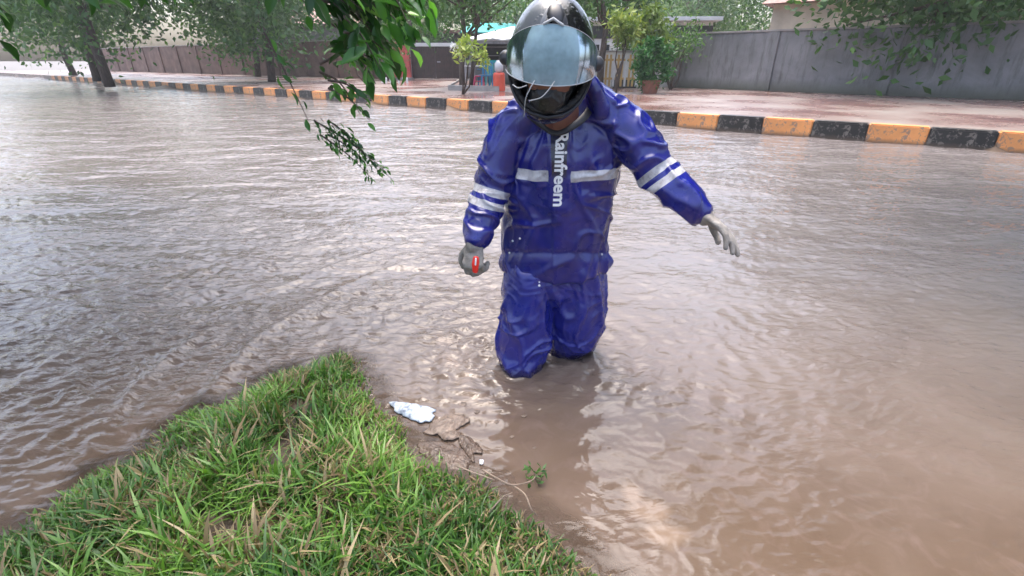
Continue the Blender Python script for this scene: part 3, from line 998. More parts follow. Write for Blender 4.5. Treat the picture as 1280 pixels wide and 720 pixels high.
def house(base, w_, d_, h, rz, m, label, roof='flat', nwin=3, band=None, roofm='roof_tile'):
    t = thing('house', label, 'house', base, rz)
    bm = new_bm(); bx(bm, -w_ / 2, w_ / 2, 0, d_, 0, h, 0.02); part('wall', bm, m, t, world=False)
    bm = new_bm()
    if roof == 'flat':
        bx(bm, -w_ / 2 - .3, w_ / 2 + .3, -.5, d_ + .3, h + .003, h + .18, 0.02)
    else:
        vs = [bm.verts.new(q) for q in ((-w_ / 2 - .4, -.5, h + .003), (w_ / 2 + .4, -.5, h + .003), (w_ / 2 + .4, d_ + .4, h + .003), (-w_ / 2 - .4, d_ + .4, h + .003), (-w_ / 2 + .6, d_ / 2, h + 1.5), (w_ / 2 - .6, d_ / 2, h + 1.5))]
        for f in ((0, 1, 5, 4), (1, 2, 5), (2, 3, 4, 5), (3, 0, 4), (3, 2, 1, 0)): bm.faces.new([vs[i] for i in f])
    part('roof', bm, M[roofm], t, world=False)
    if band:
        bm = new_bm(); bx(bm, -w_ / 2 - .02, w_ / 2 + .02, -.06, -.003, h * band[0], h * band[1], 0.01); part('fascia', bm, M['dark_metal'], t, world=False)
    for k in range(nwin):
        xx = -w_ / 2 + w_ * (k + .5) / nwin
        bm = new_bm()
        for (a, b_, c, d__) in ((xx - .55, xx + .55, h * .62, h * .62 + .07), (xx - .55, xx + .55, h * .3, h * .3 + .07), (xx - .55, xx - .48, h * .3 + .072, h * .62 - .002), (xx + .48, xx + .55, h * .3 + .072, h * .62 - .002), (xx - .03, xx + .03, h * .3 + .072, h * .62 - .002)):
            bx(bm, a, b_, -.07, -.004, c, d__)
        wf = part('window', bm, M['white_paint'], t, world=False)
        bm = new_bm(); bx(bm, xx - .48, xx + .48, -.03, -.005, h * .3 + .07, h * .62); part('pane', bm, M['window_glass'], wf, world=False)
    return t


# shed with the teal roof and the stall under a pale canopy
sb = Vector((P(603, 99, 31).x, 31, PV))
sh = thing('shed', 'low grey shed with a bright teal sheet roof behind the stall', 'shed', sb)
hs_ = P(600, 42, 31).z - PV
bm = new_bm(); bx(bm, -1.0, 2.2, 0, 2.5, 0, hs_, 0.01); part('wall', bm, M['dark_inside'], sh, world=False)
bm = new_bm()
vs = [bm.verts.new(q) for q in ((-1.2, -.5, hs_ + .004), (2.4, -.5, hs_ + .004), (1.9, 2.4, hs_ + .62), (-.7, 2.4, hs_ + .62), (-1.2, -.5, hs_ + .06), (2.4, -.5, hs_ + .06), (1.9, 2.4, hs_ + .68), (-.7, 2.4, hs_ + .68))]
for f in ((0, 1, 2, 3), (7, 6, 5, 4), (0, 4, 5, 1), (1, 5, 6, 2), (2, 6, 7, 3), (3, 7, 4, 0)): bm.faces.new([vs[i] for i in f])
part('roof', bm, M['teal'], sh, world=False)

ky = 22.0
kb = Vector((P(622, 99, ky).x, ky, PV))
st = thing('roadside_stall', 'dim grey roadside stall under a pale sloping canopy left of the helmet', 'stall', kb)
kh = P(620, 51, ky).z - PV
kw = (P(665, 51, ky).x - P(587, 51, ky).x)
x0 = P(589, 51, ky).x - kb.x; x1 = x0 + kw
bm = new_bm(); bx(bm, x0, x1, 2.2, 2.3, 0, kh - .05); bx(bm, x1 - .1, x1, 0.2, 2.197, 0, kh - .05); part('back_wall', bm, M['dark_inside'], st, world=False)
bm = new_bm(); bx(bm, x0 + .1, x1 - .7, 0.3, 0.9, 0, 0.85, 0.02); ct = part('counter', bm, M['plaster_grey'], st, world=False)
bm = new_bm(); bx(bm, x0 + .05, x1 - .65, 0.22, 0.95, 0.852, 0.9, 0.01); part('counter_top', bm, M['dark_metal'], ct, world=False)
for k in range(2):
    bm = new_bm(); bx(bm, x0 + .2, x1 - .3, 1.9, 2.19, 1.1 + .35 * k, 1.13 + .35 * k); part('shelf', bm, M['grey_metal'], st, world=False)
for xx in (x0 + .08, x1 - .3):
    bm = new_bm(); tube_bm(bm, [(xx, .1, 0), (xx, .1, kh)], [.03, .03], 8); part('post', bm, M['grey_metal'], st, world=False)
bm = new_bm()
nseg = 10
vt = []
for i in range(nseg + 1):
    xx = x0 - .35 + (kw + .7) * i / nseg
    rise = 0.45 * min(1, i / 6.0)
    sag = 0.03 * math.sin(i * 2.1)
    vt.append([bm.verts.new((xx, -.6, kh + sag)), bm.verts.new((xx, 2.5, kh + rise + .15)), bm.verts.new((xx, -.6, kh + sag + .05)), bm.verts.new((xx, 2.5, kh + rise + .2))])
for a, b_ in zip(vt, vt[1:]):
    bm.faces.new((a[0], b_[0], b_[1], a[1])); bm.faces.new((a[2], a[3], b_[3], b_[2])); bm.faces.new((a[0], a[2], b_[2], b_[0])); bm.faces.new((a[1], b_[1], b_[3], a[3]))
bm.faces.new((vt[0][0], vt[0][1], vt[0][3], vt[0][2])); bm.faces.new((vt[-1][0], vt[-1][2], vt[-1][3], vt[-1][1]))
part('canopy', bm, M['canopy_white'], st, world=False)

# tree pit with low kerb
q0, q1, q2, q3 = B(560, 113), B(624, 114.5), B(622, 104), B(575, 103)
tp = thing('tree_pit', 'low concrete edged soil bed round the trees by the gate', 'planting bed', (q0 + q1 + q2 + q3) / 4)
bm = new_bm()
cs = [q0, q1, q2, q3]
ctr = (q0 + q1 + q2 + q3) / 4
for i in range(4):
    a = cs[i]; b_ = cs[(i + 1) % 4]
    ai = a + (ctr - a).normalized() * .22; bi = b_ + (ctr - b_).normalized() * .22
    vv = []
    for z in (PV, PV + .16):
        vv += [bm.verts.new((q.x, q.y, z)) for q in (a, b_, bi, ai)]
    for f in ((4, 5, 6, 7), (0, 1, 5, 4), (2, 3, 7, 6), (0, 3, 2, 1)): bm.faces.new([vv[j] for j in f])
part('edging', bm, M['concrete'], tp)
bm = new_bm(); bm.faces.new([bm.verts.new((ctr.x + (q.x - ctr.x) * .93, ctr.y + (q.y - ctr.y) * .93, PV + .09)) for q in cs]); part('soil', bm, M['plaster_brown'], tp)


def chair(loc, rz, m, label, s=1.0):
    t = thing('plastic_chair', label, 'chair', loc, rz)
    bm = new_bm(); bx(bm, -.21 * s, .21 * s, -.21 * s, .21 * s, .42 * s, .46 * s, .015); part('seat', bm, m, t, world=False)
    bm = new_bm()
    for k in range(4): bx(bm, (-.19 + .1 * k) * s, (-.13 + .1 * k) * s, .185 * s, .215 * s, .48 * s, .80 * s)
    bx(bm, -.21 * s, .21 * s, .18 * s, .22 * s, .802 * s, .88 * s, .01); part('backrest', bm, m, t, world=False)
    for sx in (-1, 1):
        for sy in (-1, 1):
            bm = new_bm(); tube_bm(bm, [(sx * .21 * s, sy * .21 * s, 0), (sx * .18 * s, sy * .18 * s, .42 * s)], [.022 * s, .028 * s], 6); part('leg', bm, m, t, world=False)
    for sx in (-1, 1):
        bm = new_bm(); bx(bm, sx * .22 * s - .02, sx * .22 * s + .02, -.18 * s, .2 * s, .62 * s, .65 * s, .008); part('armrest', bm, m, t, world=False)
    return t


def B2(px, py):
    q = B(px, py); return q


c_ = B(607, 111.5)
chair(c_, R(200), M['blue_plastic'], 'blue plastic chair in front of the stall beside the red cooler', 1.0)
chair(c_ + Vector((0.25, 0.75, 0)), R(160), M['teal_plastic'], 'teal plastic chair standing behind the blue chair', 1.05)
sp = B(599, 111.5)
stl = thing('plastic_stool', 'pink plastic stool left of the blue chair', 'stool', sp)
bm = new_bm(); bx(bm, -.15, .15, -.15, .15, .40, .44, .02); part('seat', bm, M['pink_plastic'], stl, world=False)
for sx in (-1, 1):
    for sy in (-1, 1):
        bm = new_bm(); tube_bm(bm, [(sx * .2, sy * .2, 0), (sx * .13, sy * .13, .40)], [.02, .03], 6); part('leg', bm, M['pink_plastic'], stl, world=False)
bm = new_bm()
for z in (.12, .26):
    r0 = .2 - .07 * z / .4
    for a, b_ in (((-r0, -r0), (r0, -r0)), ((r0, -r0), (r0, r0)), ((r0, r0), (-r0, r0)), ((-r0, r0), (-r0, -r0))):
        tube_bm(bm, [(a[0], a[1], z), (b_[0], b_[1], z)], [.012, .012], 5)
part('rung', bm, M['pink_plastic'], stl, world=False)
tb_ = B(596, 108)
tt = thing('folding_table', 'small white topped table in front of the grey wall', 'table', tb_)
bm = new_bm(); bx(bm, -.45, .45, -.25, .25, .70, .74, .01); part('tabletop', bm, M['white_paint'], tt, world=False)
for sx in (-1, 1):
    for sy in (-1, 1):
        bm = new_bm(); tube_bm(bm, [(sx * .4, sy * .2, 0), (sx * .4, sy * .2, .70)], [.015, .015], 6); part('leg', bm, M['grey_metal'], tt, world=False)
cb = B(624, 114)
cl = thing('water_cooler', 'red orange drum with a pale plastic bottle on top by the stall', 'cooler', cb)
bm = new_bm(); tube_bm(bm, [(0, 0, 0), (0, 0, .05), (0, 0, .5), (0, 0, .56)], [.19, .2, .19, .16], 16); part('drum', bm, M['orange_red'], cl, world=False, smooth=False)
bm = new_bm(); tube_bm(bm, [(0, 0, .562), (0, 0, .62), (0, 0, .82), (0, 0, .92)], [.07, .14, .14, .07], 14); part('bottle', bm, M['canopy_white'], cl, world=False, smooth=True)


# frangipani saplings, bushes
def sapling(base, h, label, mat='leaf_yellow', n=260, leaf=0.16, group=None, seed=0, lean=(0.1, 0), stems=3, spread=.35, name='sapling', flower=False, sr=.03):
    random.seed(seed)
    base = Vector(base)
    t = thing(name, label, 'shrub', base, 0, group)
    bm = new_bm(); tips = []
    for k in range(stems):
        tip = base + Vector((lean[0] + random.uniform(-1, 1) * spread, lean[1] + random.uniform(-1, 1) * spread, h * random.uniform(.75, 1)))
        branch_bm(bm, base - Vector((0, 0, .03)), tip, sr, sr * .4, .06, 6); tips.append(tip)
    part('stem', bm, M['bark'], t, smooth=True)
    V, T, rn = leaf_cloud(tips, n, leaf, (spread * .45,) * 3, seed, 0.35)
    part('foliage', np_mesh('foliage', V, None, T, {'rnd': rn}), M[mat], t)
    if flower:
        V, T, rn = leaf_cloud([tips[0] + Vector((-.2, -.1, .1))], 26, 0.10, (.06,) * 3, seed + 1, 0.8)
        part('blossom', np_mesh('blossom', V, None, T, {'rnd': rn}), M['white_paint'], t)
    return t


sapling(B(578, 118), 1.35, 'crooked sapling with yellow green leaves and a white blossom by the kerb', seed=31, n=240, leaf=.2, lean=(.32, 0), spread=.28, flower=True)
sapling(B(462, 116), 1.2, 'thin dark sapling on the pavement left of the pink pillar', 'leaf_bush', seed=32, n=200, leaf=.13, lean=(-.15, 0))
sapling(B(770, 116), 2.0, 'slender yellow leaved shrub before the wooden fence', seed=33, n=800, leaf=.2, lean=(.05, .2), stems=4, spread=.38)
sapling(B(803, 114), 2.2, 'taller yellow green shrub rising over the potted bush', seed=34, n=1100, leaf=.22, lean=(.1, .4), stems=5, spread=.45)
sapling(B(485, 101), 1.6, 'dark shrub against the brown wall', 'leaf_bush', seed=35, n=700, leaf=.2, lean=(0, 0), stems=6, spread=.8)
sapling(B(838, 112), 1.7, 'leafy green shrub at the end of the grey wall right of the potted bush', 'leaf_far', seed=36, n=1100, leaf=.17, lean=(0, .3), stems=7, spread=.6, name='shrub')
sapling(B(786, 105), 1.9, 'dense green shrub growing behind the yellow palings', 'leaf_far', seed=37, n=900, leaf=.18, lean=(0, .5), stems=6, spread=.6, name='shrub')
# white edging stones
for k in range(7):
    q = B(478 + k * 5.2, 103.6)
    bm = new_bm(); tube_bm(bm, [(q.x, q.y, PV), (q.x, q.y, PV + .18), (q.x, q.y, PV + .24)], [.05, .045, .01], 6)
    solo('edging_stone', bm, M['white_paint'], (q.x, q.y, PV), 'small white edging peg in the row left of the pink pillar', 'edging peg', 'white edging pegs')

# potted bush
pb = B(812, 117)
pt = thing('potted_bush', 'big round green bush in a clay pot on the pavement', 'bush', pb)
bm = new_bm(); tube_bm(bm, [(pb.x, pb.y, PV), (pb.x, pb.y, PV + .32), (pb.x, pb.y, PV + .38)], [.2, .28, .30], 16); part('pot', bm, M['terracotta'], pt)
wd = W(46, pb) / 2; ht = P(812, 50, pb.y).z - PV
cs = crown_centres((pb.x, pb.y, PV + ht * .58), (wd * .85, wd * .85, ht * .42), 34, 77)
V, T, rn = leaf_cloud(cs, 3800, .13, (wd * .17,) * 3, 78, 0.5)
part('foliage', np_mesh('foliage', V, None, T, {'rnd': rn}), M['leaf_bush'], pt)
bm = new_bm()
for k in range(9): branch_bm(bm, (pb.x, pb.y, PV + .3), cs[k], .025, .008, .05, 5)
part('stem', bm, M['bark'], pt)

# fence with yellow palings, dark planter step, grey shed wall, white house
fy = 18.5
f0 = P(752, 100, fy); f1 = P(800, 100, fy)
fc = thing('paling_fence', 'low fence of yellow and white palings before the white house', 'fence', (f0.x, fy, PV))
Lf = f1.x - f0.x; np_l = 11
for k in range(np_l):
    bm = new_bm(); xx = Lf * k / (np_l - 1)
    hh = 1.15
    bx(bm, xx - .035, xx + .035, -.02, .01, .08, hh - .05); 
    part('paling', bm, M['yellow_wood'] if k % 3 else M['white_paint'], fc, world=False)
for z in (.3, .9):
    bm = new_bm(); bx(bm, -.05, Lf + .05, .013, .045, z, z + .07); part('rail', bm, M['yellow_wood'], fc, world=False)
wall_run((f0.x - .1, fy + 1.2, PV), (f1.x + 1.6, fy + 1.2, PV), 1.25, .15, M['plaster_white'], 'low white wall behind the yellow palings')
d0 = B(765, 110); d1 = B(800, 111.5)
pl = thing('planter_box', 'long low black planter box at the foot of the palings', 'planter', ((d0.x + d1.x) / 2, d0.y, PV))
bm = new_bm(); wl = (d1.x - d0.x) / 2
for (a, b_, c, d__) in ((-wl, wl, -.2, -.15), (-wl, wl, .15, .2), (-wl, -wl + .05, -.148, .148), (wl - .05, wl, -.148, .148)): bx(bm, a, b_, c, d__, 0, .34)
part('box', bm, M['dark_metal'], pl, world=False)
bm = new_bm(); bx(bm, -wl + .06, wl - .06, -.145, .145, .02, .29); part('soil', bm, M['plaster_brown'], pl, world=False)

hp = Vector((P(800, 99, 27).x, 27, PV))
house(hp, 6.5, 6, 2.65, R(-4), M['plaster_white'], 'white single storey house with a black fascia at the right', 'flat', 3, (0.72, .93), 'canopy_white')
wb = B(824, 106)
wx0 = thing('air_cooler', 'white box shaped unit on a stand behind the potted bush', 'cooling unit', (P(824, 50, 20).x, 20, PV))
zz = P(824, 50, 20).z - PV
bm = new_bm(); bx(bm, -.42, .42, -.2, .2, zz, zz + .55, .03); part('casing', bm, M['white_paint'], wx0, world=False)
for sx in (-.35, .35):
    bm = new_bm(); bx(bm, sx - .025, sx + .025, -.03, .03, 0, zz - .002); part('leg', bm, M['grey_metal'], wx0, world=False)

# beyond the strip
wall_run((P(843, 99, 19).x, 19.5, PV), (16.5, 9.5, PV), 1.8, .2, M['plaster_grey'], 'long grey compound wall running to the right edge')
house((14.5, 21.5, PV), 8, 6, 3.1, R(-36), M['plaster_cream'], 'cream house with tiled roof behind the right compound wall', 'hip', 3)
house((-14.5, 38, PV), 10, 6, 3.2, R(-8), M['plaster_grey'], 'grey house with tiled roof behind the brown wall', 'hip', 4)
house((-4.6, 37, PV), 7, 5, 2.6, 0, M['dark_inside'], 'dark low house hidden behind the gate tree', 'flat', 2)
wall_run((-40, 52, PV), (-16.5, 35.5, PV), 2.0, .2, M['plaster_brown'], 'farther brown wall continuing to the left distance')

# lamp post on the right pavement
# ------------------------------------------------------------------ the person
def smoothstep(a, b, x):
    t = np.clip((x - a) / (b - a), 0, 1); return t * t * (3 - 2 * t)


hipR, hipL = P(664, 338, 1.74), P(722, 338, 1.76)
kneeR = P(654, 425, 1.67); kneeL = P(722, 400, 1.76)
contR = P(652, 474, 1.66); contL = P(704, 440, 1.84)
contR.z = 0; contL.z = 0
footR = Vector((contR.x - .02, contR.y + .03, -.34)); footL = Vector((contL.x + .0, contL.y + .14, -.36))
pelvis = (hipR + hipL) / 2 + Vector((0, 0, .05))
chest = P(704, 205, 1.72); neck = P(702, 142, 1.66)
shR, shL = P(636, 160, 1.70), P(776, 150, 1.68)
elR, elL = P(613, 240, 1.66), P(822, 215, 1.60)
wrR, wrL = P(594, 303, 1.54), P(878, 268, 1.50)
head = P(689, 76, 1.42)
print('upper R', (shR - elR).length, 'fore R', (elR - wrR).length, 'upper L', (shL - elL).length, 'fore L', (elL - wrL).length, 'shoulders', (shR - shL).length, 'head', head, 'neck', neck, 'pelvis', pelvis, 'knee', kneeR, kneeL, 'sh', shR, shL)
person = thing('person', 'person in a wet blue rainsuit and dark helmet wading through the brown floodwater', 'person', (contR.lerp(contL, .5).x, contR.lerp(contL, .5).y, -0.4))

HP = R(33)            # head pitch
HF = Vector((-0.10, -math.cos(HP), -math.sin(HP))).normalized()   # facing
HR_ = HF.cross(Vector((0, 0, 1))).normalized()                      # its right-hand side (image left is the person's right)
HU = HR_.cross(HF).normalized()
tilt = Matrix.Rotation(R(-4), 3, HF)
HR_ = tilt @ HR_; HU = tilt @ HU


def hd(a, f, u):
    """head-local to world: a sideways, f forward, u up"""
    return head + HR_ * a + HF * f + HU * u


def hand(wr, dirv, palmn, thumbside, curl, s=1.0, tips=None):
    """wr wrist, dirv pointing along the hand, palmn palm normal; returns shells"""
    D = Vector(dirv).normalized(); N = Vector(palmn); N = (N - D * N.dot(D)).normalized(); T = D.cross(N) * thumbside
    sh = []
    pr_ = .0105 * s
    sh.append(tube_np([wr - D * .02, wr + D * .015, wr + D * .05, wr + D * .082], [(.017 * s, .027 * s), (.017 * s, .033 * s), (.016 * s, .040 * s), (.012 * s, .038 * s)], 14, True, up=N))
    lens = [(.040, .025, .020), (.045, .029, .021), (.041, .027, .020), (.032, .020, .018)]
    for i in range(4):
        off = T * (.030 - .0205 * i)
        p = wr + D * (.078 - .004 * abs(i - 1)) + off
        root = wr + D * .045 + off * .8
        a = 0; pts = [root, p]; spread = T * (.05 * (1.5 - i))
        for j in range(3):
            a += curl[i] * (0.9, 1.15, .8)[j]
            d_ = (D + spread) * math.cos(a) + N * math.sin(a)
            p = p + d_.normalized() * lens[i][j]; pts.append(p)
        sh.append(tube_np(pts, [pr_ * 1.1, pr_ * 1.05, pr_, pr_ * .92, pr_ * .8], 9, True))
    b0 = wr + D * .02 + T * .026
    t1 = b0 + (T * .75 + D * .6 + N * .35).normalized() * .042
    t2 = t1 + (T * .35 + D * .85 + N * .55).normalized() * .032
    t3 = t2 + (D * .9 + N * .6 - T * .1).normalized() * .024
    sh.append(tube_np([b0 - T * .012, b0, t1, t2, t3], [.013 * s, .014 * s, .0125 * s, .0115 * s, .009 * s], 10, True))
    return sh


dR = (wrR - elR).normalized() * .6 + Vector((0.0, -.15, -1)) * .7
dL = (wrL - elL).normalized() + Vector((.1, -.1, .1))
handR = dict(wr=wrR + dR.normalized() * .0, dirv=dR, palmn=(0.45, 0.85, 0), thumbside=-1, curl=(.75, .85, .95, 1.0))
handL = dict(wr=wrL, dirv=dL, palmn=(-.2, -.25, -1), thumbside=1, curl=(.22, .25, .3, .36))
gl_shell = []

# body: head with face, neck, torso, arms with hands, legs, all one surface
sh = []
sh.append(tube_np([hd(0, -.06, -.005), hd(0, -.03, 0), hd(0, .02, .0), hd(0, .055, -.01)], [(.085, .065), (.10, .076), (.095, .074), (.075, .062)], 18, True, up=HU))
sh.append(tube_np([hd(0, .03, -.02), hd(0, .045, -.075), hd(0, .06, -.115)], [(.06, .055), (.05, .045), (.028, .028)], 14, True, up=HF))   # jaw
sh.append(tube_np([hd(0, .085, .02), hd(0, .115, -.028), hd(0, .10, -.04)], [.009, .014, .012], 8, True))   # nose
sh.append(tube_np([hd(-.024, .09, -.066), hd(0, .099, -.064), hd(.024, .09, -.066)], [.005, .008, .005], 8, True))
sh.append(tube_np([hd(-.022, .088, -.080), hd(0, .097, -.079), hd(.022, .088, -.080)], [.005, .008, .005], 8, True))
sh.append(tube_np([hd(-.05, .078, .032), hd(-.015, .092, .03)], [.007, .008], 8, True)); sh.append(tube_np([hd(.05, .078, .032), hd(.015, .092, .03)], [.007, .008], 8, True))
for s in (-1, 1):
    sh.append(tube_np([hd(s * .078, -.005, .02), hd(s * .082, -.01, -.03)], [(.012, .018), (.008, .012)], 8, True))
sh.append(tube_np([hd(0, -.02, -.05), neck.lerp(head, .3), neck + Vector((0, .03, -.05))], [.058, .058, .07], 14, True))
sh.append(tube_np([neck + Vector((0, .03, -.08)), chest + Vector((0, .0, 0)), pelvis.lerp(chest, .4), pelvis], [(.10, .07), (.165, .10), (.155, .10), (.155, .10)], 18, True, up=(1, 0, 0)))
sh.append(tube_np([shR + Vector((.02, .01, -.02)), neck + Vector((0, .04, -.10)), shL + Vector((-.02, .02, -.03))], [.045, .06, .045], 12, True))
for a, e, w in ((shR, elR, wrR), (shL, elL, wrL)):
    sh.append(tube_np([a, a.lerp(e, .4), e, e.lerp(w, .35), w], [.05, .042, .034, .034, .022], 12, True))
for h_, k_, c_, f_ in ((hipR, kneeR, contR, footR), (hipL, kneeL, contL, footL)):
    kk = k_ + Vector((0, .03, 0)); 
    sh.append(tube_np([h_ + Vector((0, .02, .02)), h_.lerp(kk, .5), kk, c_.lerp(kk, .2), f_], [.085, .072, .055, .052, .036], 14, True))
    sh.append(tube_np([f_ + Vector((0, .05, -.02)), f_ + Vector((0, -.16, -.045))], [.034, .03], 10, True))
sh += hand(**handR, s=.8); sh += hand(**handL, s=.8)
me = remeshed(merge(sh), 0.0048, 3)
body = part('body', me, M['skin'], person, smooth=True)
for s in (-1, 1):
    c = hd(s * .031, .083, .012); bm = new_bm(); bmesh.ops.create_uvsphere(bm, u_segments=14, v_segments=10, radius=.011, matrix=Matrix.Translation(c))
    part('eye', bm, M['eye_white'], person, smooth=True)

# gloves: cuff + hand, fingers separate
for hh, el in ((handR, elR), (handL, elL)):
    s_ = hand(**hh, s=1.02)
    w = hh['wr']; bk = (el - w).normalized()
    s_.append(tube_np([w + bk * .055, w + bk * .02, w - bk * .012], [.031, .029, .029], 14, True))
    me = remeshed(merge(s_), 0.0036, 3)
    c = get_co(me); nn = get_no(me)
    c += nn * (0.0018 * pnoise(c[:, 0] * 45, c[:, 1] * 45, c[:, 2] * 45))[:, None]; set_co(me, c)
    part('glove', me, M['glove'], person, smooth=True)

# --- jacket
def L2(a, b, t): return a.lerp(b, t)


jf = []
hemc = P(693, 326, 1.76)
prof = [  # (px centre, py, Y, half width px, half depth m)
    (694, 330, 1.765, 66.5, .135), (694, 322, 1.762, 67, .138), (694, 296, 1.755, 66.5, .14), (696, 268, 1.745, 67.5, .142), (700, 240, 1.735, 69, .142),
    (705, 212, 1.725, 70, .140), (706, 188, 1.715, 71, .132), (706, 168, 1.71, 68, .118), (704, 150, 1.70, 52, .098), (702, 136, 1.69, 32, .08)]
pts = []; rad = []
for (px, py, Yc, hw, hdp) in prof:
    q = P(px, py, Yc); pts.append(q); rad.append((W(hw, q), hdp))
v, f = tube_np(pts, rad, 40, False, up=(1, 0, 0))
# superelliptic torso: flatter front
jf.append((v, f))
jf.append(tube_np([shR + Vector((.0, .0, -.01)), P(668, 142, 1.69), P(702, 134, 1.685), P(744, 134, 1.685), shL + Vector((-.0, 0, -.008))], [.072, .075, .07, .075, .074], 18, True))
# sleeves
cuR = elR.lerp(wrR, .92); cuL = elL.lerp(wrL, .92)
jf.append(tube_np([shR + Vector((.02, 0, 0)), shR.lerp(elR, .3), shR.lerp(elR, .7), elR + Vector((0, .01, 0)), elR.lerp(wrR, .3), elR.lerp(wrR, .7), cuR], [.072, .072, .067, .064, .061, .053, .045], 22, True))
jf.append(tube_np([shL + Vector((-.02, 0, 0)), shL.lerp(elL, .3), shL.lerp(elL, .7), elL + Vector((0, .01, -.005)), elL.lerp(wrL, .3), elL.lerp(wrL, .7), cuL], [.074, .075, .070, .067, .064, .057, .046], 22, True))
# hood bunched behind the neck, standing up at the image right
jf.append(tube_np([P(660, 138, 1.72), P(690, 122, 1.78), P(722, 118, 1.77), P(741, 124, 1.70), P(744, 140, 1.63)], [.038, .05, .052, .042, .026], 16, True))
jf.append(tube_np([P(737, 96, 1.60), P(742, 112, 1.60), P(748, 138, 1.62)], [(.011, .02), (.018, .03), (.024, .034)], 12, True))
me = remeshed(merge(jf), 0.0048, 9)
c = get_co(me); nn = get_no(me)
# which limb a vertex belongs to


def seg(c, a, b):
    a = np.array(a); b = np.array(b); ab = b - a
    t = (c - a) @ ab / (ab @ ab); tc = np.clip(t, 0, 1)
    return t * np.linalg.norm(ab), np.linalg.norm(c - a - tc[:, None] * ab, axis=1)


tU, dU = seg(c, shR, elR); tF, dF = seg(c, elR, wrR)
tU2, dU2 = seg(c, shL, elL); tF2, dF2 = seg(c, elL, wrL)
armR = (np.minimum(dU, dF) < .105) & (c[:, 0] < shR.x + .01)
armL = (np.minimum(dU2, dF2) < .105) & (c[:, 0] > shL.x - .0)
# image columns to separate sleeve from torso below the armpit
zd = c[:, 1] * CP + (HC - c[:, 2]) * SP
ix = 640 + F * c[:, 0] / zd
iy = 360 - F * ((c[:, 2] - HC) * CP + c[:, 1] * SP) / zd
aL_len = (shL - elL).length; aR_len = (shR - elR).length
paramR = np.where(dU < dF, tU, aR_len + np.maximum(tF, 0)); paramL = np.where(dU2 < dF2, tU2, aL_len + np.maximum(tF2, 0))
dcl = np.minimum(np.minimum(dU, dF), np.minimum(dU2, dF2))
armness = smoothstep(.12, .085, dcl) * ((c[:, 0] < shR.x + .03) | (c[:, 0] > shL.x - .03))
isR = (c[:, 0] < .1)
axisR = np.array((elR - shR).normalized())
# wrinkles: drape folds down the torso, crinkles across the elbows
def crease(n_, w_=.13):
    return np.exp(-(n_ / w_) ** 2) - .25


w1 = pnoise(c[:, 0] * 4, c[:, 1] * 4, c[:, 2] * 4) * .35
ftor = crease(pnoise(c[:, 0] * 9 + w1 * 2, c[:, 1] * 8, c[:, 2] * 2.2 + c[:, 0] * 3 + w1 * 2), .16)
fdiag = crease(pnoise(c[:, 0] * 6 + c[:, 2] * 5 + w1 * 3, c[:, 1] * 5, c[:, 2] * 5 - c[:, 0] * 3), .10)
fine = crease(pnoise(c[:, 0] * 17 + w1 * 6, c[:, 1] * 15, c[:, 2] * 11 + w1 * 6), .15)
sl = crease(pnoise(c[:, 0] * 9 + 4, c[:, 1] * 9, c[:, 2] * 13 + c[:, 0] * 5 + w1 * 5), .16)
front = (nn[:, 1] < -.2)
plz = np.clip(1 - np.abs(ix - 698) / 16, 0, 1) * front * (iy > 150) * (iy < 268) * (1 - armness)
damp = 1 - .85 * np.clip(plz * 3, 0, 1)
disp = (0.0095 * ftor + 0.0080 * fdiag + .005 * pnoise(c[:, 0] * 5, c[:, 1] * 5, c[:, 2] * 3)) * (1 - armness) + (0.0095 * sl) * armness + 0.0022 * fine
disp *= damp
# folded hem with drawstring pinch, raised fly along the front
hemf = np.exp(-((iy - 322) / 7.0) ** 2) * (1 - armness)
disp += -0.004 * np.exp(-((iy - 316) / 3.0) ** 2) * (1 - armness) + 0.0075 * smoothstep(316, 328, iy) * (1 - armness)
fly = smoothstep(15, 12, np.abs(ix - 699)) * front * (1 - armness) * smoothstep(150, 158, iy)
disp += 0.0055 * fly * smoothstep(275, 255, iy) + .0075 * smoothstep(689.0, 691.5, ix) * smoothstep(730, 705, ix) * front * (1 - armness) * smoothstep(245, 262, iy)
c2 = c + nn * disp[:, None]; set_co(me, c2)
# reflective bands
stripe = np.full(len(c), -1.0)
bandc = 222 - 0.0 * ix
bz = P(700, 221, 1.585).z
hw_ = .018
tilt_ = np.where(ix < 700, (c[:, 0] - .14) * .02, 0)
ban = (hw_ - np.abs(c[:, 2] - bz)) * 60
ban = np.where((np.abs(ix - 699) < 13.5) & front, -1, ban)
ban = np.where((armness > .6), -1, ban)
ban = np.where((ix > 773) | (ix < 634), -1, ban)
stripe = np.maximum(stripe, ban)


def armband(t0, par, sel):
    global stripe
    b_ = np.maximum((.0125 - np.abs(par - t0)) * 60, (.0125 - np.abs(par - t0 - .042)) * 60)
    stripe = np.where(sel, np.maximum(stripe, b_), stripe)


selR = isR & (dcl < .11) & (ix < 636); selL = (~isR) & (ix > 775)
armband(seg(np.array([P(612, 244, 1.62)]), shR, elR)[0][0] - .012, seg(c, shR, elR)[0], selR)
armband(seg(np.array([P(816, 218, 1.60)]), shL, elL)[0][0] + .0, seg(c, shL, elL)[0], selL & (np.minimum(dU2, dF2) < .11))
set_attr(me, 'stripe', stripe)
set_attr(me, 'placket', smoothstep(11, 9, np.abs(ix - 699)) * front * (1 - armness) * smoothstep(150, 158, iy) * smoothstep(262, 180, iy))
jacket = part('jacket', me, M['jacket'], person, smooth=True)

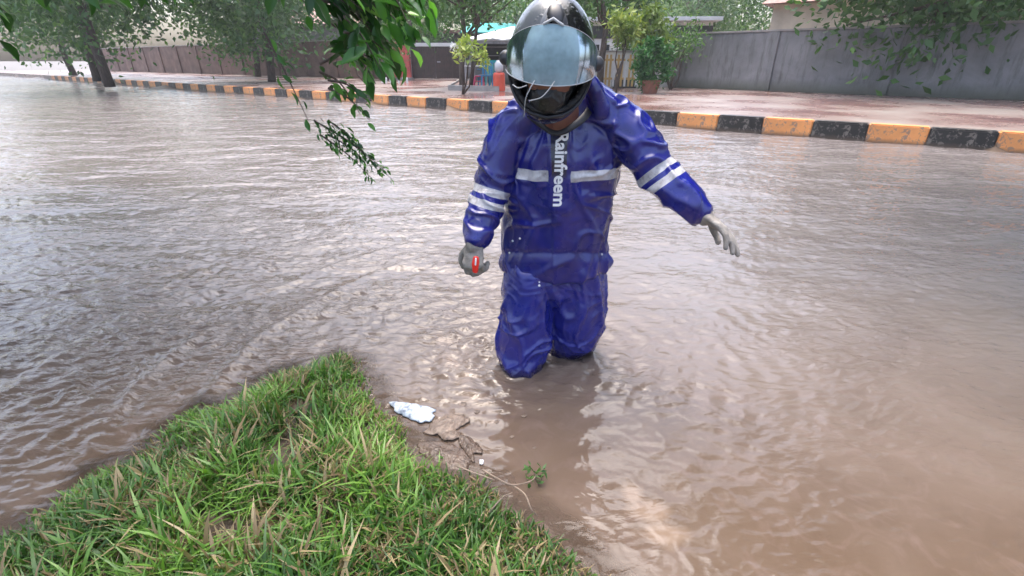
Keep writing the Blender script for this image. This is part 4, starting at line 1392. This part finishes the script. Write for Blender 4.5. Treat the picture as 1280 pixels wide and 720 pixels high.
# collar and dark lining
cb = [P(664, 150, 1.60), P(668, 142, 1.57), P(690, 160, 1.555), P(712, 158, 1.56), P(732, 140, 1.59), P(730, 128, 1.68), P(700, 122, 1.74), P(670, 132, 1.68)]
ringlo = catmull([P(660, 146, 1.60), P(674, 158, 1.56), P(695, 168, 1.535), P(718, 160, 1.545), P(738, 142, 1.60), P(734, 130, 1.72), P(700, 124, 1.76), P(664, 132, 1.70), P(660, 146, 1.60)], 6)
ringhi = catmull([P(660, 138, 1.60), P(672, 150, 1.56), P(695, 163, 1.54), P(717, 152, 1.55), P(734, 134, 1.61), P(732, 120, 1.72), P(700, 114, 1.76), P(664, 122, 1.70), P(660, 138, 1.60)], 6)
bm = new_bm()
prev = None
for a, b_ in zip(ringlo, ringhi):
    row = [bm.verts.new(a + (a - neck).normalized() * .004), bm.verts.new(a.lerp(b_, .5)), bm.verts.new(b_)]
    if prev:
        for i in range(2): bm.faces.new((prev[i], row[i], row[i + 1], prev[i + 1]))
    prev = row
bmesh.ops.remove_doubles(bm, verts=bm.verts, dist=.001)
bmesh.ops.solidify(bm, geom=bm.faces[:], thickness=.006)
part('collar', bm, M['lining'], jacket, world=True, smooth=True)

# lettering laid on the fly
from mathutils.bvhtree import BVHTree
co = [Vector(q) for q in c2]
pol = [tuple(p.vertices) for p in me.polygons]
bvh = BVHTree.FromPolygons(co, pol)


def project_text(txt, size, origin_px, down_px, name, parent, Yg=1.55):
    cu = bpy.data.curves.new('t', 'FONT'); cu.body = txt; cu.size = 1.0; cu.offset = 0.028; cu.resolution_u = 6
    ob = bpy.data.objects.new('t', cu); COL.objects.link(ob)
    bpy.context.view_layer.update()
    m_ = bpy.data.meshes.new_from_object(ob.evaluated_get(bpy.context.evaluated_depsgraph_get()))
    bpy.data.objects.remove(ob)
    bm = bmesh.new(); bm.from_mesh(m_)
    bmesh.ops.triangulate(bm, faces=bm.faces)
    for _ in range(2):
        es = [e for e in bm.edges if e.calc_length() > .12]
        if es: bmesh.ops.subdivide_edges(bm, edges=es, cuts=1)
        bmesh.ops.triangulate(bm, faces=bm.faces)
    xs = [v.co.x for v in bm.verts]; x0_, x1_ = min(xs), max(xs)
    ys = [v.co.y for v in bm.verts]; y0_, y1_ = min(ys), max(ys)
    top, bot = origin_px, down_px      # pixel ends of the baseline run
    for v in bm.verts:
        t = (v.co.x - x0_) / (x1_ - x0_); s = (v.co.y - y0_) / (y1_ - y0_)
        px = top[0] + (bot[0] - top[0]) * t - size / 2 + size * s
        py = top[1] + (bot[1] - top[1]) * t
        # text runs downwards, letter tops to the image right
        d = ray(px, py).normalized(); o_ = Vector((0, 0, HC))
        hit, no, idx, dist = bvh.ray_cast(o_, d)
        if hit is None: hit = P(px, py, Yg)
        v.co = hit - d * .0035
    m_.free if False else None
    return part(name, bm, M['letter'], parent)


project_text('Rainfreem', 16.5, (703, 166), (699, 258), 'lettering', jacket)

# snaps and pockets on the jacket
def on_surface(px, py, off=.002):
    d = ray(px, py).normalized(); hit, no, i_, dd = bvh.ray_cast(Vector((0, 0, HC)), d)
    return hit, no


for (px, py) in ((641, 301), (637, 316), (752, 318), (650, 298)):
    hit, no = on_surface(px, py)
    if hit:
        bm = new_bm(); bmesh.ops.create_uvsphere(bm, u_segments=10, v_segments=6, radius=.0042, matrix=Matrix.Translation(hit + no * .001))
        part('snap', bm, M['letter'], jacket, smooth=True)
# --- trousers
tf = []
wp = P(694, 318, 1.77)
tf.append(tube_np([P(694, 322, 1.77), P(693, 336, 1.765), P(692, 346, 1.76)], [(W(58, wp), .118), (W(60, wp), .12), (W(59, wp), .12)], 30, True, up=(1, 0, 0)))


def leg(prof, bottom):
    pts = []; rad = []
    for (px, py, Yc, hw, dp) in prof:
        q = P(px, py, Yc); pts.append(q); rad.append((W(hw, q), dp))
    for (q, r) in bottom: pts.append(q); rad.append(r)
    return tube_np(pts, rad, 26, True, up=(1, 0, 0))


tf.append(leg([(662, 338, 1.745, 32, .115), (659, 360, 1.73, 31.5, .112), (658, 385, 1.71, 31, .105), (656, 408, 1.70, 32.5, .108), (655, 428, 1.69, 33.5, .10), (653, 446, 1.68, 29, .092)],
              [(contR + Vector((0, .0, .02)), (.077, .085)), (contR + Vector((0, .01, -.10)), (.076, .082)), (footR + Vector((0, .05, .05)), (.07, .07))]))
tf.append(leg([(724, 338, 1.77, 33, .112), (722, 360, 1.77, 35, .112), (721, 385, 1.77, 35, .112), (719, 405, 1.765, 34, .11), (714, 424, 1.79, 29, .10)],
              [(P(706, 437, 1.80), (.070, .082)), (contL + Vector((0, -.05, -.03)), (.075, .08)), (footL + Vector((0, .08, .08)), (.07, .07))]))
me = remeshed(merge(tf), 0.0050, 9)
c = get_co(me); nn = get_no(me)
w1 = pnoise(c[:, 0] * 5 + 3, c[:, 1] * 5, c[:, 2] * 5) * .4
kn = np.exp(-((c[:, 2] - .16) / .12) ** 2)
f1 = crease(pnoise(c[:, 0] * 9 + w1 * 2, c[:, 1] * 8, c[:, 2] * 2.4 + c[:, 0] * 4), .14)
f2 = crease(pnoise(c[:, 0] * 7 + 9, c[:, 1] * 7, c[:, 2] * 11 - c[:, 0] * 8 + w1 * 5), .14)
f3 = crease(pnoise(c[:, 0] * 18 + w1 * 6, c[:, 1] * 16, c[:, 2] * 14 + w1 * 6), .15)
disp = .0120 * f1 + .0075 * f2 * (.35 + kn) + .0028 * f3 + .006 * pnoise(c[:, 0] * 6, c[:, 1] * 6, c[:, 2] * 4)
set_co(me, c + nn * disp[:, None])
trousers = part('trousers', me, M['trousers'], person, smooth=True)
bvt = BVHTree.FromPolygons([Vector(q) for q in get_co(me)], [tuple(p.vertices) for p in me.polygons])
# (mesh is now relative to the person: shift the ray)
off = Vector(person.location)
hit, no, i_, dd = bvt.ray_cast(Vector((0, 0, HC)) - off, ray(674, 357).normalized())
if hit:
    bm = new_bm(); hit += off
    bmesh.ops.create_uvsphere(bm, u_segments=10, v_segments=6, radius=.005, matrix=Matrix.Translation(hit)); bmesh.ops.create_uvsphere(bm, u_segments=10, v_segments=6, radius=.0035, matrix=Matrix.Translation(hit + Vector((0, 0, .014))))
    part('emblem', bm, M['letter'], trousers, smooth=True)

# --- helmet
def helm_r(az, el):
    """shell radius in direction (azimuth from the face, elevation)"""
    ca, ce, se = np.cos(az), np.cos(el), np.sin(el)
    x = np.sin(az) * ce; y = ca * ce; z = se
    a, b, cU, cD = .114, .146, .158, .146
    cz = np.where(z > 0, cU, cD)
    r = 1 / np.sqrt((x / a) ** 2 + (y / b) ** 2 + (z / cz) ** 2)
    # chin bar pushed forward
    chin = np.exp(-((el + R(42)) / R(20)) ** 2) * np.clip(ca, 0, 1) ** 2
    return r * (1 + .10 * chin)


def hdir(az, el): return np.stack([np.sin(az) * np.cos(el), np.cos(az) * np.cos(el), np.sin(el)], -1)


na, ne = 120, 76
AZ, EL = np.meshgrid(np.linspace(-pi, pi, na, endpoint=False), np.linspace(R(-58), R(90), ne))
rv = helm_r(AZ, EL)
# sculpted ridges and a rear lip
ridge = .0015 * np.exp(-((np.abs(AZ) - R(24) - .25 * (EL - R(50))) / R(5)) ** 2) * (EL > R(32)) * (EL < R(80))
D3 = hdir(AZ, EL) * (rv + ridge)[..., None]
Rm = np.array([HR_, HF, HU])
Vh = D3.reshape(-1, 3) @ Rm + np.array(head)
ii = np.arange(na * ne).reshape(ne, na)
i2 = np.roll(ii, -1, axis=1)
quads = np.stack([ii[:-1], i2[:-1], i2[1:], ii[1:]], -1).reshape(-1, 4)
azc = (AZ + pi / na)[:-1].ravel(); elc = (EL + R(1))[:-1].ravel()
# eye port: a rounded window across the face
port = (np.abs(azc) / R(66)) ** 3.5 + (np.abs(elc - R(-2)) / R(27)) ** 2.6 < 1
grey = np.clip((EL - R(44)) / R(4), 0, 1) * np.clip((AZ - R(8)) / R(3), 0, 1) * 0
mesh_h = np_mesh('helmet', Vh, quads[~port], smooth=True)
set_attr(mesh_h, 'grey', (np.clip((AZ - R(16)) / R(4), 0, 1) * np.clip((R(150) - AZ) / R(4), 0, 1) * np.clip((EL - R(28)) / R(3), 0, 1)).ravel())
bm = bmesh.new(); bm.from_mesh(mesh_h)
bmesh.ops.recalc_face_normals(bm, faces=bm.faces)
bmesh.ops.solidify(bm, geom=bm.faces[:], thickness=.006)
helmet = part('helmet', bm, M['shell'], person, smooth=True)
# padding inside
Vp = (hdir(AZ, EL) * (rv * .87)[..., None]).reshape(-1, 3) @ Rm + np.array(head)
port2 = (np.abs(azc) / R(60)) ** 3.5 + (np.abs(elc - R(-3)) / R(23)) ** 2.6 < 1
bm = bmesh.new(); mp_ = np_mesh('p', Vp, quads[~port2], smooth=True); bm.from_mesh(mp_); bmesh.ops.solidify(bm, geom=bm.faces[:], thickness=.012)
part('padding', bm, M['pad'], helmet, smooth=True)
# port trim
tt_ = np.linspace(0, 2 * pi, 60, endpoint=False)
rim = []
for t in tt_:
    ca, sa = math.cos(t), math.sin(t)
    az = R(66) * math.copysign(abs(ca) ** (2 / 3.5), ca); el = R(-2) + R(27) * math.copysign(abs(sa) ** (2 / 2.6), sa)
    rad_ = float(helm_r(np.array(az), np.array(el))) * 1.0
    q = hdir(np.array(az), np.array(el)) * rad_
    rim.append(Vector(q @ Rm) + head)
v, f = tube_np(rim + [rim[0]], [.005] * (len(rim) + 1), 6, False)
part('port_trim', (v, f), M['lining'], helmet, smooth=True)
# raised clear visor, hinged at the temples
nv, nw = 60, 22
va, ve = np.meshgrid(np.linspace(R(-82), R(82), nv), np.linspace(0, 1, nw))
narrow = .30 + .70 * np.cos(va * .98) ** .8
elv = R(-2) + (ve - .5) * R(50) * narrow
rv2 = helm_r(va, elv) * 1.03 + .004
q = hdir(va, elv) * rv2[..., None]
lift = R(40)
cl_, sl_ = math.cos(lift), math.sin(lift)
hy, hz_ = 0.0, -.0
y_, z_ = q[..., 1] - hy, q[..., 2] - hz_
q2 = np.stack([q[..., 0] * 1.0, hy + y_ * cl_ - z_ * sl_, hz_ + y_ * sl_ + z_ * cl_], -1)
Vv = q2.reshape(-1, 3) @ Rm + np.array(head)
ii = np.arange(nv * nw).reshape(nw, nv)
quads = np.stack([ii[:-1, :-1], ii[:-1, 1:], ii[1:, 1:], ii[1:, :-1]], -1).reshape(-1, 4)
bm = bmesh.new(); mv = np_mesh('v', Vv, quads, smooth=True); bm.from_mesh(mv)
visor = part('visor', bm, M['visor'], helmet, smooth=True)
edge = [Vector(p) for p in Vv.reshape(nw, nv, 3)[0]]
part('visor_edge', tube_np(edge, [.0014] * len(edge), 6, False), M['strap'], visor, smooth=True)
edge = [Vector(p) for p in Vv.reshape(nw, nv, 3)[-1]]
part('visor_edge', tube_np(edge, [.0007] * len(edge), 6, False), M['strap'], visor, smooth=True)
for s in (-1, 1):
    p0_ = hd(s * .126, 0, 0)
    part('hinge_cap', tube_np([hd(s * .106, .0, 0), hd(s * .121, .0, 0)], [.022, .020], 16, True), M['dark_metal'], helmet, smooth=True)
# top vent
def shell_pt(az, el, k=1.0):
    q = hdir(np.array(az), np.array(el)) * float(helm_r(np.array(az), np.array(el))) * k
    return Vector(q @ Rm) + head


part('air_vent', tube_np([shell_pt(R(-6), R(66), 1.0), shell_pt(R(-3), R(72), 1.01), shell_pt(0, R(80), 1.0)], [(.007, .014), (.009, .022), (.007, .016)], 12, True, up=tuple(HU)), M['dark_metal'], helmet, smooth=True)
part('air_vent', tube_np([shell_pt(R(-16), R(62), 1.012), shell_pt(R(2), R(66), 1.05), shell_pt(R(18), R(62), 1.012)], [.0035, .0035, .0035], 8, True), M['strap'], helmet, smooth=True)
# grey cords hanging across the opening
for pl_ in ([P(668, 101, 1.262), P(662, 112, 1.258), P(657, 124, 1.262), P(655, 145, 1.29)], [P(693, 102, 1.245), P(686, 112, 1.24), P(676, 122, 1.24), P(662, 126, 1.255)],
            [P(641, 106, 1.30), P(648, 110, 1.28), P(658, 107, 1.265)]):
    cp_ = catmull(pl_, 5)
    part('chin_strap', tube_np(cp_, [.0013] * len(cp_), 6, True), M['strap'], helmet, smooth=True)

# black cloth mask over the lower face
ms = [tube_np([hd(0, -.02, -.045), hd(0, .03, -.045), hd(0, .085, -.05)], [(.075, .085), (.078, .075), (.050, .060)], 18, True, up=tuple(HR_)),
      tube_np([hd(0, .02, -.06), hd(0, .055, -.11)], [(.062, .06), (.044, .04)], 14, True, up=tuple(HR_)),
      tube_np([hd(0, .04, .035), hd(0, .082, .03)], [(.072, .03), (.058, .022)], 16, True, up=tuple(HR_)),
      tube_np([hd(0, .09, .01), hd(0, .118, -.028), hd(0, .10, -.05)], [.014, .018, .018], 10, True)]
mm_ = remeshed(merge(ms), .004, 6); c = get_co(mm_); nn = get_no(mm_)
fold = np.exp(-(pnoise(c[:, 0] * 18, c[:, 1] * 18, c[:, 2] * 34) / .10) ** 2)
set_co(mm_, c + nn * (.003 * fold)[:, None])
part('face_mask', mm_, M['mask_cloth'], person, smooth=True)

# red tag in the gloved hand
tagp = wrR + dR.normalized() * .085
ta = P(595, 322, wrR.y - .045); tb2 = P(594, 340, wrR.y - .05)
rt = thing('red_tag', 'small red plastic piece with a pale streak held in the gloved hand', 'plastic piece', tb2)
part('plate', tube_np([ta, ta.lerp(tb2, .5), tb2], [(.010, .005), (.013, .006), (.009, .004)], 12, True, up=(1, 0, 0)), M['red_tag'], rt, smooth=True)
part('streak', tube_np([ta + Vector((0, -.0068, .0)), ta.lerp(tb2, .45) + Vector((0, -.0078, 0))], [(.0030, .002), (.0025, .002)], 8, True, up=(1, 0, 0)), M['letter'], rt, smooth=True)

# ------------------------------------------------------------------ litter by the edge
def crumple(outline_px, z, th_, m, label, cat, name, amp=.01, seed=1, freq=30, res=.004):
    """crumpled sheet whose outline is given on the water plane"""
    pts = [G(*p, z) for p in outline_px]
    cx = sum((p for p in pts), Vector()) / len(pts)
    n_r = 14; n_a = 48
    # resample outline
    cl = catmull(pts + [pts[0]], 8)[:-1]
    cl = [cl[int(i * len(cl) / n_a)] for i in range(n_a)]
    V = [Vector(cx)]
    for j in range(1, n_r + 1):
        for p in cl: V.append(cx.lerp(p, j / n_r))
    Fq = []; Ft = [(0, 1 + k, 1 + (k + 1) % n_a) for k in range(n_a)]
    for j in range(n_r - 1):
        for k in range(n_a):
            a = 1 + j * n_a + k; b_ = 1 + j * n_a + (k + 1) % n_a
            Fq.append((a, a + n_a, b_ + n_a, b_))
    A = np.array(V)
    ang_ = np.arctan2(A[:, 1] - cx.y, A[:, 0] - cx.x)
    jj = 1 + .22 * pnoise(np.cos(ang_) * 3.1 + seed, np.sin(ang_) * 3.1, 2.0) + .10 * pnoise(np.cos(ang_) * 9, np.sin(ang_) * 9 + seed, 1.)
    A[:, 0] = cx.x + (A[:, 0] - cx.x) * jj; A[:, 1] = cx.y + (A[:, 1] - cx.y) * jj
    r0 = np.concatenate([[0], np.repeat(np.arange(1, n_r + 1) / n_r, n_a)])
    hgt = (amp * .55) * (1 - 2 * np.abs(pnoise(A[:, 0] * freq, A[:, 1] * freq, seed * 1.7))) + amp * .5 * pnoise(A[:, 0] * freq * 2.3, A[:, 1] * freq * 2.3, seed)
    A[:, 2] += th_ * (1 - r0 ** 3) + hgt * (1.1 - r0)
    bm = bmesh.new(); bm.from_mesh(np_mesh('c', A, Fq, Ft, smooth=True)); bmesh.ops.solidify(bm, geom=bm.faces[:], thickness=.0025 if (cl[0] - cx).length > .03 else .0005)
    return solo(name, bm, m, cx, label, cat, smooth=True)


def litter_mat():
    b = NB('milky_plastic'); v = b.coord()
    f = b.noise(v, 30, 4, .6)
    b.set(Base_Color=b.ramp(f, [(.35, (.16, .19, .24)), (.5, (.40, .46, .53)), (.7, (.52, .56, .6))]).outputs[0], Roughness=.22)
    b.bump(b.noise(v, 60, 3), .5, .006); return b.m


M['plastic_bag'] = litter_mat()
crumple([(487, 504), (500, 503), (516, 505), (531, 509), (543, 512), (543, 520), (536, 527), (524, 528), (508, 522), (495, 515)], .006, .012, M['plastic_bag'], 'crumpled white plastic wrapper floating at the muddy edge', 'litter', 'plastic_wrapper', .012, 3, 26)
M['mud'] = simple('wet_mud', (.10, .07, .052), .22, .35, 25, .8, 70)
M['darkleaf'] = simple('dark_leaf', (.03, .026, .02), .4, .3, 25)
M['deadleaf'] = simple('dead_leaf', (.17, .125, .095), .35, .35, 25, .6, 80)
crumple([(532, 540), (545, 525), (562, 518), (582, 521), (586, 527), (572, 536), (560, 543), (545, 544)], .004, .008, M['deadleaf'], 'pale brown sodden leaf mass beside the white wrapper', 'leaf litter', 'sodden_leaf', .012, 5, 22)
crumple([(550, 544), (562, 541), (573, 540), (574, 546), (564, 550), (553, 549)], .004, .008, M['deadleaf'], 'smaller sodden leaf just below the pale leaf mass', 'leaf litter', 'sodden_leaf', .008, 6, 30)
crumple([(572, 545), (586, 546), (600, 560), (602, 566), (592, 567), (592, 578), (584, 568), (576, 557)], .002, .004, M['mud'], 'ragged wet mud clod at the water edge right of the leaves', 'mud clod', 'mud_clod', .012, 7, 34)
crumple([(520, 556), (545, 552), (575, 560), (588, 580), (575, 590), (545, 580), (528, 568)], .001, .006, M['mud'], 'low dark mud hump between the leaves and the grass', 'mud clod', 'mud_clod', .014, 8, 24)
crumple([(599, 575), (604, 575), (604, 580), (600, 580)], .006, .004, M['letter'], 'tiny white scrap floating near the twigs', 'litter', 'paper_scrap', .002, 9, 80)
for k, (px, py, w_, h_) in enumerate([(578, 505, 12, 5), (596, 515, 8, 4), (621, 527, 7, 4), (640, 546, 6, 3), (668, 560, 5, 3), (560, 498, 9, 3), (655, 520, 8, 3)]):
    crumple([(px - w_ / 2, py), (px, py - h_ / 2), (px + w_ / 2, py - 1), (px, py + h_ / 2)], .003, .0008, M['deadleaf'],
            ['straw coloured scrap nearest the shin of the wader', 'straw scrap below the nearest shin', 'small bent leaf drifting in the dark reflection', 'tiny leaf in the middle of the reflection', 'tiny leaf at the right of the reflection', 'thin leaf strip left of the front leg', 'curled leaf right under the front leg'][k], 'floating leaf', 'floating_leaf', .0015, 20 + k, 40)
sapling(G(674, 604), .04, 'small green weed poking out of the shallow water below the reflection', 'leaf_far', seed=41, n=34, leaf=.028, lean=(0, 0), stems=4, spread=.03, name='water_weed', sr=.0016)
# twigs
for pts_, lab in (([(604, 588), (620, 597), (640, 606), (664, 601), (672, 590)], 'forked pale twig arching over the grass at the bank'), ([(640, 606), (656, 618), (664, 636), (672, 645)], 'short straight twig below the forked one'),
                  ([(570, 582), (590, 590), (618, 600)], 'thin straw stem lying across the grass tips'), ([(612, 640), (628, 622), (640, 616)], 'broken stalk standing in the grass')):
    w3 = catmull([G(p[0], p[1], .05 + .03 * math.sin(i * 1.3)) for i, p in enumerate(pts_)], 5)
    v, f = tube_np(w3, [.0028 - .0014 * i / len(w3) for i in range(len(w3))], 6, True)
    solo('twig', (v, f), M['twig'], w3[0], lab, 'twig', smooth=True)

# ------------------------------------------------------------------ grass
def grass(n, seed, hmin, hmax, wid, name, x0, x1, y0, y1, dens_pow=1.0, smin=-.02):
    r = np.random.default_rng(seed)
    x = r.uniform(x0, x1, n * 5); y = r.uniform(y0, y1, n * 5)
    s = sdist(x, y)
    cl = pnoise(x * 6, y * 6, 4.4) + .5 * pnoise(x * 17, y * 17, 1.4)
    ok = (s > smin + .015 + .07 * pnoise(x * 5, y * 5, 9) + .04 * pnoise(x * 16, y * 16, 9)) & (cl + r.uniform(-.35, .55, len(x)) > -.10)
    # fewer right at the waterline
    ok &= r.uniform(0, 1, len(x)) < np.clip(.25 + (s - smin) / .14, 0, 1)
    x = x[ok][:n]; y = y[ok][:n]; s = s[ok][:n]; n = len(x)
    z = terrain_h(x, y) - .004
    h = r.uniform(hmin, hmax, n) * (0.65 + .6 * np.clip(pnoise(x * 5, y * 5, 6.6) + .5, 0, 1)) * np.clip(.38 + s / .35, 0, 1)
    a = r.uniform(0, 2 * pi, n); lean = r.uniform(.15, 1.1, n)
    dx, dy = np.cos(a), np.sin(a)
    wa = a + pi / 2 + r.uniform(-.5, .5, n); wx_, wy_ = np.cos(wa), np.sin(wa)
    w0 = wid * r.uniform(.6, 1.4, n)
    rows = []
    for t, wk in ((0, .8), (.35, 1.0), (.7, .75), (1.0, .05)):
        off = h * lean * t ** 1.8; up = h * t * (1 - .32 * lean * t)
        cx_, cy_, cz_ = x + dx * off, y + dy * off, z + up
        rows.append(np.stack([cx_ + wx_ * w0 * wk, cy_ + wy_ * w0 * wk, cz_], -1)); rows.append(np.stack([cx_ - wx_ * w0 * wk, cy_ - wy_ * w0 * wk, cz_], -1))
    V = np.stack(rows, 1).reshape(-1, 3)
    k = np.arange(n)[:, None] * 8
    Q = np.concatenate([k + np.array([[i * 2, i * 2 + 1, i * 2 + 3, i * 2 + 2]]) for i in range(3)], 0)
    patch = np.clip(.5 + .9 * pnoise(x * 3.3, y * 3.3, 2.2), 0, 1)
    rnd = np.where(r.uniform(0, 1, n) < .17 + .30 * (pnoise(x * 7, y * 7, 12.) > .12), r.uniform(.84, 1, n), np.clip(.5 * patch + .4 * r.uniform(0, 1, n), 0, .8))
    return np_mesh(name, V, Q, None, {'rnd': np.repeat(rnd, 8)}, smooth=False)


g = part('bank_grass', grass(36000, 1, .03, .095, .0026, 'bank_grass', -1.5, .55, .25, 1.9), M['grass'])
setp(g, 'fresh green grass mixed with straw on the near bank', 'grass', None, 'stuff')
g = part('tall_grass', grass(3000, 5, .07, .14, .0042, 'tall_grass', -1.5, .35, .25, 1.8, smin=.12), M['grass'])
setp(g, 'broader longer grass blades standing out of the bank turf', 'grass', None, 'stuff')
g = part('bank_grass', grass(26000, 2, .06, .16, .003, 'bank_grass', -5, -1.4, .3, 2.2), M['grass'])
setp(g, 'longer grass along the bank under the overhanging tree', 'grass', None, 'stuff')

# ------------------------------------------------------------------ rain haze
bm = new_bm(); bx(bm, -75, 75, -30, 75, -1.6, 16.5)
hm = bpy.data.materials.new('rain_haze'); hm.use_nodes = True; hn = hm.node_tree; hn.nodes.clear()
ho = hn.nodes.new('ShaderNodeOutputMaterial'); pv = hn.nodes.new('ShaderNodeVolumePrincipled')
pv.inputs['Color'].default_value = (.93, .95, 1.0, 1); pv.inputs['Density'].default_value = 0.0013
hn.links.new(pv.outputs[0], ho.inputs['Volume'])
h_ = part('haze', bm, hm); setp(h_, kind='stuff')
